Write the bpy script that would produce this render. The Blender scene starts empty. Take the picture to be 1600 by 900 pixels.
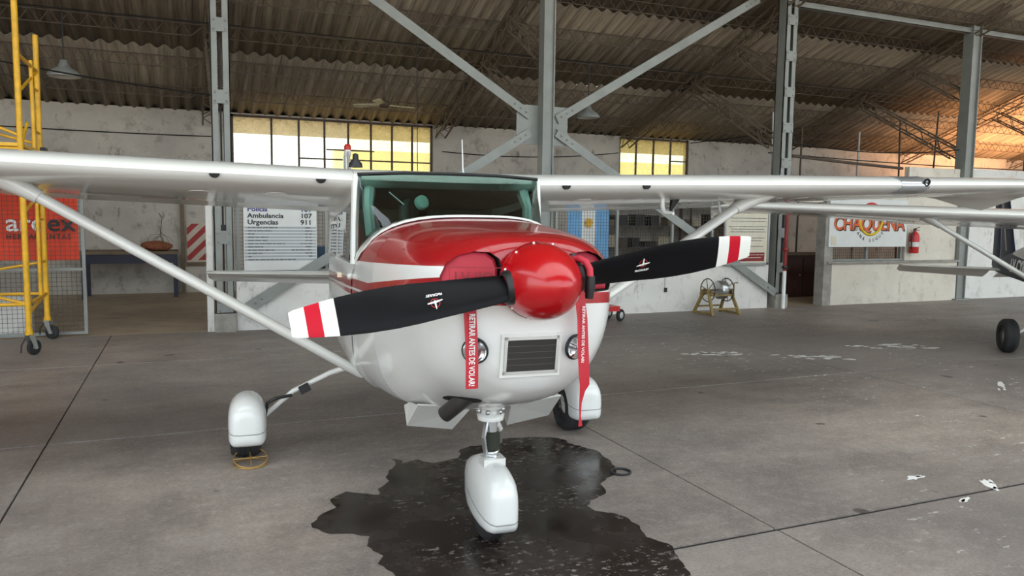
import bpy, math, random
from mathutils import Matrix, Vector, Euler, noise

random.seed(7)
PI = math.pi
scene = bpy.context.scene
COL = scene.collection

# ---------------------------------------------------------------- camera
cam = bpy.data.cameras.new('camera')
cam.sensor_width = 36.0
cam.lens = 27.0
cam.clip_end = 400
cam_o = bpy.data.objects.new('camera', cam)
COL.objects.link(cam_o)
R = Matrix(((0.92093282, 0.02439105, -0.38895734),
            (-0.38949459, 0.09164579, -0.91645786),
            (0.01329293, 0.99549291, 0.09389979)))
# view direction is local -Z: +X right, +Y towards the back wall
cam_o.matrix_world = Matrix.Translation((0, 0, 1.75)) @ Matrix((
    (0.92093282, 0.02439105, -0.38895734), (-0.38949459, 0.09164579, -0.91645786), (0.01329293, 0.99549291, 0.09389979))).to_4x4()
scene.camera = cam_o

# ---------------------------------------------------------------- sky, sun, exposure
world = bpy.data.worlds.new('sky')
scene.world = world
world.use_nodes = True
bg = world.node_tree.nodes['Background']
bg.inputs[0].default_value = (0.82, 0.92, 1.0, 1)
bg.inputs[1].default_value = 1.0
sun = bpy.data.lights.new('sun', 'SUN')
sun.energy = 3.2
sun.color = (1.0, 0.80, 0.52)
sun.angle = math.radians(1.5)
sun_o = bpy.data.objects.new('sun', sun)
COL.objects.link(sun_o)
sun_o.rotation_euler = Vector((0.45, -1.0, -0.85)).to_track_quat('-Z', 'Y').to_euler()
sun_o.location = (0, 30, 30)
# added warm fill lamp, unseen behind the divider wall, to brighten the roof
fl_d = bpy.data.lights.new('warm_fill', 'AREA')
fl_d.shape = 'RECTANGLE'
fl_d.size, fl_d.size_y = 5.0, 1.2
fl_d.energy = 165
fl_d.spread = math.radians(95)
fl_d.color = (1.0, .50, .23)
fl_o = bpy.data.objects.new('warm_fill', fl_d)
COL.objects.link(fl_o)
fl_o.location = (23.6, 14.6, .9)
fl_o.rotation_euler = Vector((-.12, .42, 1)).to_track_quat('-Z', 'Y').to_euler()
vs = scene.view_settings
vs.view_transform = 'Standard'
vs.look = 'None'
vs.gamma = 1.0
vs.use_curve_mapping = False
vs.exposure = 1.68

# ---------------------------------------------------------------- node helper
class NG:
    def __init__(s, name):
        s.m = bpy.data.materials.new(name)
        s.m.use_nodes = True
        s.t = s.m.node_tree
        s.p = s.t.nodes['Principled BSDF']
        s.out = s.t.nodes['Material Output']
        s._pos = s._obj = None
    def n(s, typ, **kw):
        nd = s.t.nodes.new(typ)
        for k, v in kw.items():
            setattr(nd, k, v)
        return nd
    def set(s, sock, v):
        if hasattr(v, 'is_output') or isinstance(v, bpy.types.NodeSocket):
            s.t.links.new(v, sock)
        else:
            sock.default_value = v
    def pos(s):
        if not s._pos:
            s._pos = s.n('ShaderNodeNewGeometry').outputs['Position']
        return s._pos
    def obj(s):
        if not s._obj:
            s._obj = s.n('ShaderNodeTexCoord').outputs['Object']
        return s._obj
    def xyz(s, v):
        o = s.n('ShaderNodeSeparateXYZ')
        s.set(o.inputs[0], v)
        return o.outputs
    def scale(s, v, sc):
        o = s.n('ShaderNodeVectorMath', operation='MULTIPLY')
        s.set(o.inputs[0], v)
        o.inputs[1].default_value = sc
        return o.outputs[0]
    def noise(s, v, sc, detail=4, rough=0.55):
        o = s.n('ShaderNodeTexNoise')
        s.set(o.inputs['Vector'], v)
        o.inputs['Scale'].default_value = sc
        o.inputs['Detail'].default_value = detail
        o.inputs['Roughness'].default_value = rough
        return o.outputs['Fac']
    def m2(s, op, a, b=0.0, clamp=False):
        o = s.n('ShaderNodeMath', operation=op, use_clamp=clamp)
        s.set(o.inputs[0], a)
        s.set(o.inputs[1], b)
        return o.outputs[0]
    def ramp(s, f, lo, hi):
        o = s.n('ShaderNodeMapRange', clamp=True)
        s.set(o.inputs[0], f)
        o.inputs[1].default_value = lo
        o.inputs[2].default_value = hi
        return o.outputs[0]
    def mix(s, f, a, b):
        o = s.n('ShaderNodeMix', data_type='RGBA')
        s.set(o.inputs[0], f)
        for k, v in ((6, a), (7, b)):
            s.set(o.inputs[k], v if not isinstance(v, tuple) else (v + (1,))[:4])
        return o.outputs[2]
    def bump(s, h, strength, dist):
        o = s.n('ShaderNodeBump')
        o.inputs['Strength'].default_value = strength
        o.inputs['Distance'].default_value = dist
        s.set(o.inputs['Height'], h)
        s.t.links.new(o.outputs[0], s.p.inputs['Normal'])
    def base(s, v):
        s.set(s.p.inputs['Base Color'], v if not isinstance(v, tuple) else (v + (1,))[:4])
    def pr(s, **kw):
        for k, v in kw.items():
            s.set(s.p.inputs[k.replace('_', ' ')], v)

def srgb(r, g, b):
    def f(c):
        c /= 255.0
        return c / 12.92 if c <= 0.04045 else ((c + 0.055) / 1.055) ** 2.4
    return (f(r), f(g), f(b))

def simple(name, col, rough=0.5, metal=0.0, var=0.12, sc=6.0, coat=0.0, bump=0.0):
    g = NG(name)
    f = g.noise(g.obj(), sc)
    a = tuple(c * (1 - var) for c in col)
    b = tuple(min(1, c * (1 + var)) for c in col)
    g.base(g.mix(g.ramp(f, 0.3, 0.7), a, b))
    g.pr(Roughness=rough, Metallic=metal)
    if coat:
        g.p.inputs['Coat Weight'].default_value = coat
        g.p.inputs['Coat Roughness'].default_value = 0.06
    if bump:
        g.bump(g.noise(g.obj(), sc * 8), bump, 0.01)
    return g.m

# ---------------------------------------------------------------- mesh helper
class MB:
    def __init__(s):
        s.v, s.f, s.mi = [], [], []
        s.sm = []
    def add(s, verts, faces, mi=0, smooth=False):
        o = len(s.v)
        s.v += [tuple(v) for v in verts]
        for f in faces:
            s.f.append(tuple(i + o for i in f))
            s.mi.append(mi)
            s.sm.append(smooth)
        return s
    def box(s, c, d, rot=None, mi=0):
        vs = []
        for z in (-.5, .5):
            for x, y in ((-.5, -.5), (.5, -.5), (.5, .5), (-.5, .5)):
                p = Vector((x * d[0], y * d[1], z * d[2]))
                if rot:
                    p = Euler(rot).to_matrix() @ p
                vs.append(p + Vector(c))
        s.add(vs, [(3, 2, 1, 0), (4, 5, 6, 7), (0, 1, 5, 4), (1, 2, 6, 5), (2, 3, 7, 6), (3, 0, 4, 7)], mi)
        return s
    def span(s, a, b, mi=0):
        return s.box([(a[i] + b[i]) / 2 for i in range(3)], [abs(b[i] - a[i]) for i in range(3)], None, mi)
    def frame(s, p0, p1, up=(0, 0, 1)):
        d = (Vector(p1) - Vector(p0)).normalized()
        u = Vector(up)
        if abs(d.dot(u)) > .98:
            u = Vector((0, 1, 0))
        x = d.cross(u).normalized()
        return d, x, x.cross(d).normalized()
    def beam(s, p0, p1, w, h, up=(0, 0, 1), mi=0):
        d, x, y = s.frame(p0, p1, up)
        vs = []
        for p in (Vector(p0), Vector(p1)):
            for a, b in ((-1, -1), (1, -1), (1, 1), (-1, 1)):
                vs.append(p + x * a * w / 2 + y * b * h / 2)
        s.add(vs, [(0, 1, 2, 3), (7, 6, 5, 4), (0, 4, 5, 1), (1, 5, 6, 2), (2, 6, 7, 3), (3, 7, 4, 0)], mi)
        return s
    def tube(s, pts, r, n=8, mi=0, caps=True, smooth=True):
        pts = [Vector(p) for p in pts]
        rs = r if isinstance(r, (list, tuple)) else [r] * len(pts)
        vs, fs = [], []
        prev = None
        for i, p in enumerate(pts):
            d = (pts[min(i + 1, len(pts) - 1)] - pts[max(i - 1, 0)]).normalized()
            if prev is None:
                u = Vector((0, 0, 1)) if abs(d.z) < .95 else Vector((1, 0, 0))
                x = d.cross(u).normalized()
            else:
                x = (prev - d * prev.dot(d)).normalized()
            prev = x
            y = d.cross(x)
            for k in range(n):
                a = 2 * PI * k / n
                vs.append(p + (x * math.cos(a) + y * math.sin(a)) * rs[i])
        for i in range(len(pts) - 1):
            for k in range(n):
                a, b = i * n + k, i * n + (k + 1) % n
                fs.append((a, b, b + n, a + n))
        s.add(vs, fs, mi, smooth)
        if caps:
            o = len(s.v) - len(vs)
            s.f.append(tuple(o + k for k in range(n))[::-1]); s.mi.append(mi); s.sm.append(False)
            e = o + (len(pts) - 1) * n
            s.f.append(tuple(e + k for k in range(n))); s.mi.append(mi); s.sm.append(False)
        return s
    def lathe(s, prof, o=(0, 0, 0), axis=(0, 0, 1), n=24, mi=0, smooth=True):
        # prof: (radius, distance along the axis)
        ax = Vector(axis).normalized()
        u = Vector((0, 0, 1)) if abs(ax.z) < .9 else Vector((1, 0, 0))
        x = ax.cross(u).normalized()
        y = ax.cross(x)
        vs, fs = [], []
        for r, h in prof:
            for k in range(n):
                a = 2 * PI * k / n
                vs.append(Vector(o) + ax * h + (x * math.cos(a) + y * math.sin(a)) * max(r, 1e-4))
        for i in range(len(prof) - 1):
            for k in range(n):
                a, b = i * n + k, i * n + (k + 1) % n
                fs.append((a, a + n, b + n, b))
        s.add(vs, fs, mi, smooth)
        return s
    def torus(s, c, R, r, axis=(0, 0, 1), n=28, m=8, mi=0, a0=0, a1=2 * PI):
        ax = Vector(axis).normalized()
        u = Vector((0, 0, 1)) if abs(ax.z) < .9 else Vector((1, 0, 0))
        x = ax.cross(u).normalized()
        y = ax.cross(x)
        full = abs(a1 - a0 - 2 * PI) < 1e-4
        N = n if full else n + 1
        vs, fs = [], []
        for i in range(N):
            a = a0 + (a1 - a0) * i / n
            d = x * math.cos(a) + y * math.sin(a)
            for k in range(m):
                b = 2 * PI * k / m
                vs.append(Vector(c) + d * (R + r * math.cos(b)) + ax * r * math.sin(b))
        for i in range(N if full else N - 1):
            for k in range(m):
                j = (i + 1) % N
                fs.append((i * m + k, j * m + k, j * m + (k + 1) % m, i * m + (k + 1) % m))
        s.add(vs, fs, mi, True)
        return s
    def loft(s, rings, closed=True, caps=True, mi=0, smooth=True):
        n = len(rings[0])
        vs = [p for r in rings for p in r]
        fs = []
        for i in range(len(rings) - 1):
            for k in range(n if closed else n - 1):
                a, b = i * n + k, i * n + (k + 1) % n
                fs.append((a, b, b + n, a + n))
        s.add(vs, fs, mi, smooth)
        if caps and closed:
            o = len(s.v) - len(vs)
            s.f.append(tuple(o + k for k in range(n))[::-1]); s.mi.append(mi); s.sm.append(False)
            e = o + (len(rings) - 1) * n
            s.f.append(tuple(e + k for k in range(n))); s.mi.append(mi); s.sm.append(False)
        return s
    def prism(s, poly, d, mi=0):
        # poly: 3D outline, d: extrusion vector
        n = len(poly)
        d = Vector(d)
        vs = [Vector(p) for p in poly] + [Vector(p) + d for p in poly]
        fs = [tuple(range(n))[::-1], tuple(range(n, 2 * n))] + [(k, (k + 1) % n, n + (k + 1) % n, n + k) for k in range(n)]
        s.add(vs, fs, mi)
        return s
    def sphere(s, c, r, n=12, m=8, mi=0, sc=(1, 1, 1)):
        rings = []
        for i in range(m + 1):
            t = PI * i / m
            rings.append([(c[0] + sc[0] * r * max(math.sin(t), 1e-3) * math.cos(2 * PI * k / n), c[1] + sc[1] * r * max(math.sin(t), 1e-3) * math.sin(2 * PI * k / n), c[2] + sc[2] * r * math.cos(t)) for k in range(n)])
        return s.loft(rings, True, True, mi)
    def mesh(s, name, mats):
        me = bpy.data.meshes.new(name)
        me.from_pydata(s.v, [], s.f)
        for m in (mats if isinstance(mats, (list, tuple)) else [mats]):
            me.materials.append(m)
        me.polygons.foreach_set('material_index', s.mi)
        me.polygons.foreach_set('use_smooth', s.sm)
        if any(s.sm) and not all(s.sm):
            me.set_sharp_from_angle(angle=math.radians(42))
        me.update()
        return me
    def build(s, name, mats, parent=None, loc=(0, 0, 0), fix=False, rot=None, label=None):
        if parent is not None and fix:      # given in world coordinates under an unrotated parent
            l = Vector(parent.location)
            s.v = [tuple(Vector(v) - l) for v in s.v]
        me = s.mesh(name, mats)
        o = bpy.data.objects.new(name, me)
        COL.objects.link(o)
        o.location = loc
        if rot:
            o.rotation_euler = rot
        o.parent = parent
        if label:
            o['label'] = label
        return o

def fixnormals(o):
    import bmesh
    bm = bmesh.new(); bm.from_mesh(o.data)
    bmesh.ops.recalc_face_normals(bm, faces=bm.faces)
    bm.to_mesh(o.data); bm.free()
    return o

def tag(o, label, cat, group=None):
    o['label'] = label
    o['category'] = cat
    if group:
        o['group'] = group
    return o

def thing(name, label, cat, loc=(0, 0, 0), rz=0.0, group=None):
    o = bpy.data.objects.new(name, None)
    o.empty_display_size = .2
    COL.objects.link(o)
    o.location = loc
    o.rotation_euler = (0, 0, rz)
    return tag(o, label, cat, group)

def struct(o):
    o['kind'] = 'structure'
    return o

def sempty(name):
    o = bpy.data.objects.new(name, None)
    COL.objects.link(o)
    return struct(o)

def instance(me, name, parent, loc, rot=(0, 0, 0), sc=(1, 1, 1)):
    o = bpy.data.objects.new(name, me)
    COL.objects.link(o)
    o.parent = parent
    o.location = loc
    o.rotation_euler = rot
    o.scale = sc
    return o

def copy_tree(o, parent=None, loc=None):
    c = o.copy(); COL.objects.link(c); c.parent = parent
    if loc is not None:
        c.location = loc
    for ch in list(o.children):
        copy_tree(ch, c)
    return c

def text(name, body, size, mat, parent, M, align='LEFT', bold=0.0, sx=1.0, extr=0.001, label=None, space=1.0):
    cu = bpy.data.curves.new('lettering', 'FONT')
    cu.body = body
    cu.size = size
    cu.align_x = align
    cu.offset = bold
    cu.extrude = extr
    cu.resolution_u = 3
    cu.space_character = space
    t = bpy.data.objects.new('lettering', cu)
    COL.objects.link(t)
    bpy.context.view_layer.update()
    dg = bpy.context.evaluated_depsgraph_get()
    me = bpy.data.meshes.new_from_object(t.evaluated_get(dg))
    bpy.data.objects.remove(t)
    me.transform(Matrix.Diagonal((sx, 1, 1, 1)))
    me.transform(M)
    me.materials.clear()
    me.materials.append(mat)
    o = bpy.data.objects.new(name, me)
    COL.objects.link(o)
    o.parent = parent
    if label:
        o['label'] = label
    return o

def face_y(x, y, z):       # text frame standing upright, read from the -Y side
    return Matrix(((1, 0, 0, x), (0, 0, -1, y), (0, 1, 0, z), (0, 0, 0, 1)))

# ---------------------------------------------------------------- materials
M = {}
def mk_floor():
    g = NG('worn_concrete')
    p = g.pos()
    X = g.xyz(p)
    n1 = g.noise(p, 0.35, 5, .6)
    n2 = g.noise(p, 1.8, 8, .65)
    n3 = g.noise(p, 14, 6, .7)
    c = g.mix(g.ramp(n1, .38, .62), srgb(124, 113, 108), srgb(150, 136, 126))
    n4 = g.noise(g.scale(p, (1.0, 3.2, 1)), .9, 6, .7)
    c = g.mix(g.m2('MULTIPLY', g.ramp(n4, .5, .68), .55), c, srgb(168, 156, 147))
    c = g.mix(g.m2('MULTIPLY', g.ramp(n4, .47, .32), .5), c, srgb(96, 89, 85))
    c = g.mix(g.m2('MULTIPLY', g.ramp(n2, .45, .75), .65), c, srgb(174, 164, 153))
    c = g.mix(g.m2('MULTIPLY', g.ramp(n2, .48, .25), .6), c, srgb(94, 89, 85))
    c = g.mix(g.m2('MULTIPLY', g.ramp(n3, .52, .72), .35), c, srgb(204, 194, 183))
    c = g.mix(g.m2('MULTIPLY', g.ramp(n3, .45, .25), .4), c, srgb(96, 91, 87))
    n5 = g.noise(g.scale(p, (1.0, 1.6, 1)), 42, 5, .8)
    c = g.mix(g.m2('MULTIPLY', g.ramp(n5, .52, .68), .5), c, srgb(190, 180, 172))
    c = g.mix(g.m2('MULTIPLY', g.ramp(n5, .48, .34), .55), c, srgb(82, 77, 75))
    n6 = g.noise(p, .16, 3, .5)
    c = g.mix(g.m2('MULTIPLY', g.ramp(n6, .54, .42), .45), c, srgb(98, 90, 88))
    oi = g.n('ShaderNodeObjectInfo').outputs['Random']
    c = g.mix(g.m2('MULTIPLY', oi, .22), c, srgb(134, 131, 130))
    # paint flecks scattered where old paint has worn off
    fl = g.noise(g.scale(p, (1.0, 1.9, 1)), 6.5, 6, .8)
    zone = g.noise(p, .55, 2, .5)
    east = g.ramp(X[0], 3.0, 6.0)
    zn = g.m2('MULTIPLY', g.ramp(zone, .46, .56), g.m2('ADD', g.m2('MULTIPLY', east, .9), .1))
    k = g.m2('MULTIPLY', g.ramp(fl, .60, .635), zn)
    c = g.mix(k, c, srgb(232, 228, 222))
    # oil spots
    sp = g.noise(p, 3.1, 2, .4)
    c = g.mix(g.m2('MULTIPLY', g.ramp(sp, .735, .76), .75), c, srgb(52, 48, 46))
    g.base(c)
    g.pr(Roughness=g.m2('ADD', g.m2('MULTIPLY', n2, .35), .36))
    g.p.inputs['Specular IOR Level'].default_value = .4
    g.bump(g.m2('ADD', n3, g.m2('MULTIPLY', n2, 1.5)), .25, .01)
    return g.m
M['floor'] = mk_floor()
def mk_aisle():
    g = NG('aisle_concrete')
    p = g.pos()
    n1 = g.noise(p, .6, 6, .65)
    n2 = g.noise(g.scale(p, (1, 2.4, 1)), 1.6, 7, .7)
    c = g.mix(g.ramp(n1, .35, .65), srgb(150, 134, 114), srgb(176, 158, 136))
    c = g.mix(g.m2('MULTIPLY', g.ramp(n2, .48, .3), .7), c, srgb(100, 90, 78))
    g.base(c)
    g.pr(Roughness=.6)
    g.bump(n2, .3, .01)
    return g.m
M['aisle'] = mk_aisle()
M['joint'] = simple('joint_dirt', srgb(38, 35, 33), .95)
def mk_puddle():
    g = NG('wet_concrete')
    p = g.pos()
    n2 = g.noise(p, 2.2, 7, .65)
    n3 = g.noise(g.scale(p, (1, 1.8, 1)), 16, 6, .75)
    c = g.mix(g.ramp(n2, .3, .7), srgb(30, 24, 22), srgb(52, 44, 40))
    z = g.noise(p, 1.5, 3, .6)
    k = g.m2('MULTIPLY', g.ramp(n3, .56, .61), g.ramp(z, .48, .55))
    c = g.mix(g.m2('MULTIPLY', k, .75), c, srgb(140, 132, 126))
    g.base(c)
    r = g.m2('ADD', g.m2('MULTIPLY', g.ramp(n2, .38, .62), .30), .07)
    g.pr(Roughness=g.m2('ADD', r, g.m2('MULTIPLY', k, .4)))
    g.bump(n3, .06, .004)
    return g.m
M['puddle'] = mk_puddle()
def mk_wall(name, a, b, dirt, amt=.55, sc=1.0):
    g = NG(name)
    p = g.pos()
    n1 = g.noise(p, .5 * sc, 6, .65)
    n2 = g.noise(p, 2.3 * sc, 8, .7)
    n3 = g.noise(g.scale(p, (1, 1, .35)), 3.5 * sc, 6, .7)
    c = g.mix(g.ramp(n1, .35, .65), a, b)
    c = g.mix(g.m2('MULTIPLY', g.ramp(n2, .53, .72), amt), c, dirt)
    c = g.mix(g.m2('MULTIPLY', g.ramp(n3, .60, .68), amt * .8), c, tuple(x * .55 for x in dirt))
    pe = g.noise(p, 1.1 * sc, 9, .8)
    c = g.mix(g.m2('MULTIPLY', g.ramp(pe, .66, .675), .8), c, srgb(140, 124, 104))
    g.base(c)
    g.pr(Roughness=.85)
    g.bump(n2, .35, .02)
    return g.m
M['plaster'] = mk_wall('dirty_plaster', srgb(170, 163, 154), srgb(198, 190, 178), srgb(118, 108, 96), .8, 1.3)
M['dado'] = mk_wall('whitewashed_plaster', srgb(212, 210, 206), srgb(226, 223, 217), srgb(150, 143, 134), .55, 1.5)
M['cream_wall'] = mk_wall('cream_plaster', srgb(204, 196, 182), srgb(222, 215, 202), srgb(160, 148, 130), .5, 1.3)
def mk_roof():
    g = NG('asbestos_sheet')
    p = g.pos()
    o = g.obj()
    n1 = g.noise(p, .45, 5, .6)
    n2 = g.noise(g.scale(o, (9, .35, 1)), 2.2, 7, .75)
    c = g.mix(g.ramp(n1, .3, .7), srgb(126, 116, 105), srgb(156, 144, 126))
    c = g.mix(g.m2('MULTIPLY', g.ramp(n2, .5, .7), .6), c, srgb(186, 172, 148))
    c = g.mix(g.m2('MULTIPLY', g.ramp(n2, .50, .34), .8), c, srgb(58, 51, 45))
    ri = g.n('ShaderNodeObjectInfo').outputs['Random']
    c = g.mix(g.m2('MULTIPLY', ri, .4), c, srgb(92, 82, 70))
    g.base(c)
    g.pr(Roughness=.9)
    return g.m
M['roof'] = mk_roof()
M['steel'] = simple('grey_painted_steel', srgb(134, 137, 133), .45, .1, .12, 3)
M['darksteel'] = simple('rusty_dark_steel', srgb(84, 72, 62), .7, .3, .25, 5)
M['lacing'] = simple('dusty_lattice_steel', srgb(112, 99, 84), .8, .1, .2, 5)
M['canopy'] = simple('grey_canopy_sheet', srgb(150, 154, 150), .8, 0, .15)
M['galv'] = simple('galvanised_steel', srgb(158, 160, 158), .45, .5, .1, 5)
M['wire'] = simple('mesh_wire', srgb(74, 70, 64), .6, .3)
M['concrete'] = simple('base_concrete', srgb(150, 146, 138), .9, 0, .25, 6)
M['yellow'] = simple('yellow_enamel', srgb(226, 172, 34), .42, 0, .22, 7)
M['rubber'] = simple('black_rubber', srgb(36, 36, 37), .75)
M['black'] = simple('black_plastic', srgb(24, 24, 26), .45)
M['chrome'] = simple('chrome', srgb(220, 222, 224), .12, 1.0, .03)
M['alu'] = simple('brushed_aluminium', srgb(190, 192, 192), .3, .9, .06, 14)
M['navy'] = simple('navy_enamel', srgb(26, 30, 52), .45)
M['wood'] = simple('brown_board', srgb(112, 96, 76), .7, 0, .2, 9)
M['rust'] = simple('rust_cloth', srgb(146, 88, 62), .9, 0, .35, 20, bump=.5)
M['white'] = simple('white_enamel', srgb(232, 232, 230), .3, 0, .03)
M['signwhite'] = simple('sign_white', srgb(212, 213, 210), .4, 0, .03)
M['signgrey'] = simple('sign_grey', srgb(160, 166, 170), .4, 0, .05)
M['ink'] = simple('dark_ink', srgb(40, 44, 46), .6)
M['inkgrey'] = simple('grey_ink', srgb(108, 112, 114), .6)
M['inkblue'] = simple('blue_ink', srgb(48, 48, 110), .6)
M['banner'] = simple('orange_red_banner', srgb(226, 74, 48), .75, 0, .12, 4, bump=.2)
M['fadedred'] = simple('faded_red', srgb(160, 48, 46), .6, 0, .15, 8)
M['fadedwhite'] = simple('faded_cream', srgb(198, 184, 166), .6, 0, .1, 8)
M['beige'] = simple('beige_board', srgb(206, 198, 178), .55, 0, .06)
M['maroon'] = simple('maroon_ink', srgb(128, 34, 38), .6)
M['orange'] = simple('orange_letter', srgb(206, 92, 44), .55, 0, .15)
M['darkbrown'] = simple('dark_brown', srgb(58, 34, 26), .6, 0, .2)
M['yellowp'] = simple('yellow_print', srgb(218, 188, 40), .6)
M['pipered'] = simple('dull_red_pipe', srgb(128, 32, 28), .5, 0, .15)
M['redp'] = simple('red_enamel', srgb(190, 34, 34), .4, 0, .1)
M['skyblue'] = simple('flag_blue', srgb(112, 164, 206), .8, 0, .12, 6)
M['flagwhite'] = simple('flag_white', srgb(222, 222, 218), .8, 0, .08, 6)
M['gold'] = simple('flag_gold', srgb(206, 160, 52), .7)
M['brass'] = simple('brass_wire', srgb(176, 140, 78), .45, .5)
M['straw'] = simple('olive_yellow_frame', srgb(138, 116, 66), .65, 0, .25, 8)
M['bluecrate'] = simple('blue_crate', srgb(28, 78, 112), .5)
M['shelfdark'] = simple('dark_shelf', srgb(66, 60, 54), .6)
M['paper'] = simple('pale_carton', srgb(170, 160, 140), .8, 0, .15)
M['apron'] = simple('apron_ground', srgb(178, 160, 132), .95, 0, .15, .4)
M['ochre'] = simple('ochre_wall', srgb(246, 238, 176), .9, 0, .12, .6)

def mk_glass(name, tint, rough=.0, amt=.12):
    g = NG(name)
    t = g.t
    tr = g.n('ShaderNodeBsdfTransparent'); tr.inputs[0].default_value = tint + (1,)
    gl = g.n('ShaderNodeBsdfGlossy'); gl.inputs['Roughness'].default_value = rough
    fr = g.n('ShaderNodeFresnel'); fr.inputs[0].default_value = 1.5
    mx = g.n('ShaderNodeMixShader')
    t.links.new(g.m2('ADD', fr.outputs[0], amt - .04, True), mx.inputs[0])
    t.links.new(tr.outputs[0], mx.inputs[1]); t.links.new(gl.outputs[0], mx.inputs[2])
    t.links.new(mx.outputs[0], g.out.inputs[0])
    return g.m
M['teal_glass'] = mk_glass('teal_tinted_glass', (.50, .74, .68), .0, .07)
M['clear_glass'] = mk_glass('clear_glass', (.93, .95, .95), .0, .06)
def mk_frost(name, tint, tr_amt):
    g = NG(name)
    t = g.t
    a = g.n('ShaderNodeBsdfTransparent'); a.inputs[0].default_value = tint + (1,)
    b = g.n('ShaderNodeBsdfTranslucent'); b.inputs[0].default_value = tint + (1,)
    nz = g.noise(g.pos(), 5, 5, .7)
    mx = g.n('ShaderNodeMixShader')
    t.links.new(g.m2('MULTIPLY_ADD', g.ramp(nz, .3, .7), .2), mx.inputs[0])
    mx.inputs[0].default_value = tr_amt
    l = mx.inputs[0].links
    nd = l[0].from_node
    nd.inputs[2].default_value = tr_amt - .1
    t.links.new(a.outputs[0], mx.inputs[1]); t.links.new(b.outputs[0], mx.inputs[2])
    t.links.new(mx.outputs[0], g.out.inputs[0])
    return g.m
M['pane_clear'] = mk_frost('dusty_window_pane', (.86, .86, .80), .25)
M['pane_yellow'] = mk_frost('yellowed_window_pane', (.86, .84, .68), .25)
M['added_skylight'] = mk_frost('added_skylight_pane', (.90, .92, .92), .6)

# ================================================================ SETTING
TS = math.tan(math.radians(20.3))
def roof_z(y):
    return 3.9 + (18.0 - y) * TS

floor = sempty('floor')
MB().span((-13, -7, -.2), (35, 12.04, -.010)).build('joint_bed', M['joint'], floor)
slab_me = MB().box((0, 0, -.06), (4.028, 3.185, .12)).mesh('slab', M['floor'])
for i in range(12):
    for j in range(5):
        x0, y0 = -13.12 + 4.04 * i, -6.38 + 3.22 * j
        instance(slab_me, 'slab', floor, (x0 + 2.02, y0 + 1.61, random.uniform(-.0015, 0)))
    # last row of the nave, cut short by the aisle threshold
    instance(slab_me, 'slab', floor, (x0 + 2.02, (9.724 + 12.04) / 2, 0), sc=(1, (12.04 - 9.724) / 3.212, 1))
MB().span((-13, 12.05, -.12), (35, 18.1, 0)).build('aisle_slab', M['aisle'], floor)
gm = MB().span((-90, -90, -.5), (120, 110, -.22))
struct(gm.build('ground', M['apron']))

# back wall with two window openings and an open end
def wall_with_holes(name, x0, x1, z0, z1, y0, y1, holes, mat, parent=None):
    m = MB()
    xs = x0
    for hx0, hx1, hz0, hz1 in holes:
        m.span((xs, y0, z0), (hx0, y1, z1))
        if hz0 > z0:
            m.span((hx0, y0, z0), (hx1, y1, hz0))
        if hz1 < z1:
            m.span((hx0, y0, hz1), (hx1, y1, z1))
        xs = hx1
    m.span((xs, y0, z0), (x1, y1, z1))
    return struct(m.build(name, mat, parent))
W1 = (.95, 5.52, 2.45, 3.87)
W2 = (10.70, 12.92, 2.45, 3.88)
wall_with_holes('wall_back', -9, 34.2, 0, 3.90, 18.0, 18.25, [W1, W2], M['plaster'])
struct(MB().span((-9.2, 5.5, 0), (-9, 18.25, 5.9)).span((-9.2, -4.5, 5.0), (-9, 5.5, 6.2)).build('wall_left', M['plaster']))  # wide opening added in the unseen wall to light the aircraft's flank
struct(MB().span((34, -4.5, 0), (34.2, 18.25, 5.9)).build('wall_right', M['plaster']))
struct(MB().span((4.75, 27, -.3), (90, 27.4, 3.95)).build('wall_yard', M['ochre']))

struct(MB().prism([(-9, 18.3, 3.80), (-9, 20.1, 3.66), (-9, 20.1, 3.70), (-9, 18.3, 3.84)], (43, 0, 0)).build('trim_canopy', M['canopy']))
def window(name, W, mull, bars, yel):
    root = sempty(name)
    x0, x1, z0, z1 = W
    y = 18.06
    f = MB()
    for a, b in (((x0, z0), (x0 + .05, z1)), ((x1 - .05, z0), (x1, z1)), ((x0, z0), (x1, z0 + .05)), ((x0, z1 - .05), (x1, z1))):
        f.span((a[0], y - .03, a[1]), (b[0], y + .03, b[1]))
    f.build('window_frame', M['darksteel'], root)
    for x in mull[1:-1]:
        MB().span((x - .02, y - .025, z0), (x + .02, y + .025, z1)).build('mullion', M['darksteel'], root)
    for xa, xb, z in bars:
        MB().span((xa, y - .02, z - .015), (xb, y + .02, z + .015)).build('glazing_bar', M['darksteel'], root)
    for k in range(len(mull) - 1):
        MB().span((mull[k] + .02, y - .004, z0 + .05), (mull[k + 1] - .02, y + .004, z1 - .05)).build('pane', M['pane_yellow'] if k in yel else M['pane_clear'], root)
    return root
def at18(px):     # mullion positions measured along the back wall
    return px
window('window_1', W1, [.95, 1.80, 2.39, 2.96, 3.50, 4.03, 4.53, 5.02, 5.50], [(2.39, 5.5, 2.98), (3.0, 4.1, 3.2)], {4, 5, 6, 7})
window('window_2', W2, [10.72, 11.25, 11.80, 12.35, 12.90], [(12.35, 12.9, 2.72), (12.35, 12.9, 3.3)], {0, 1, 2, 3})

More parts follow.
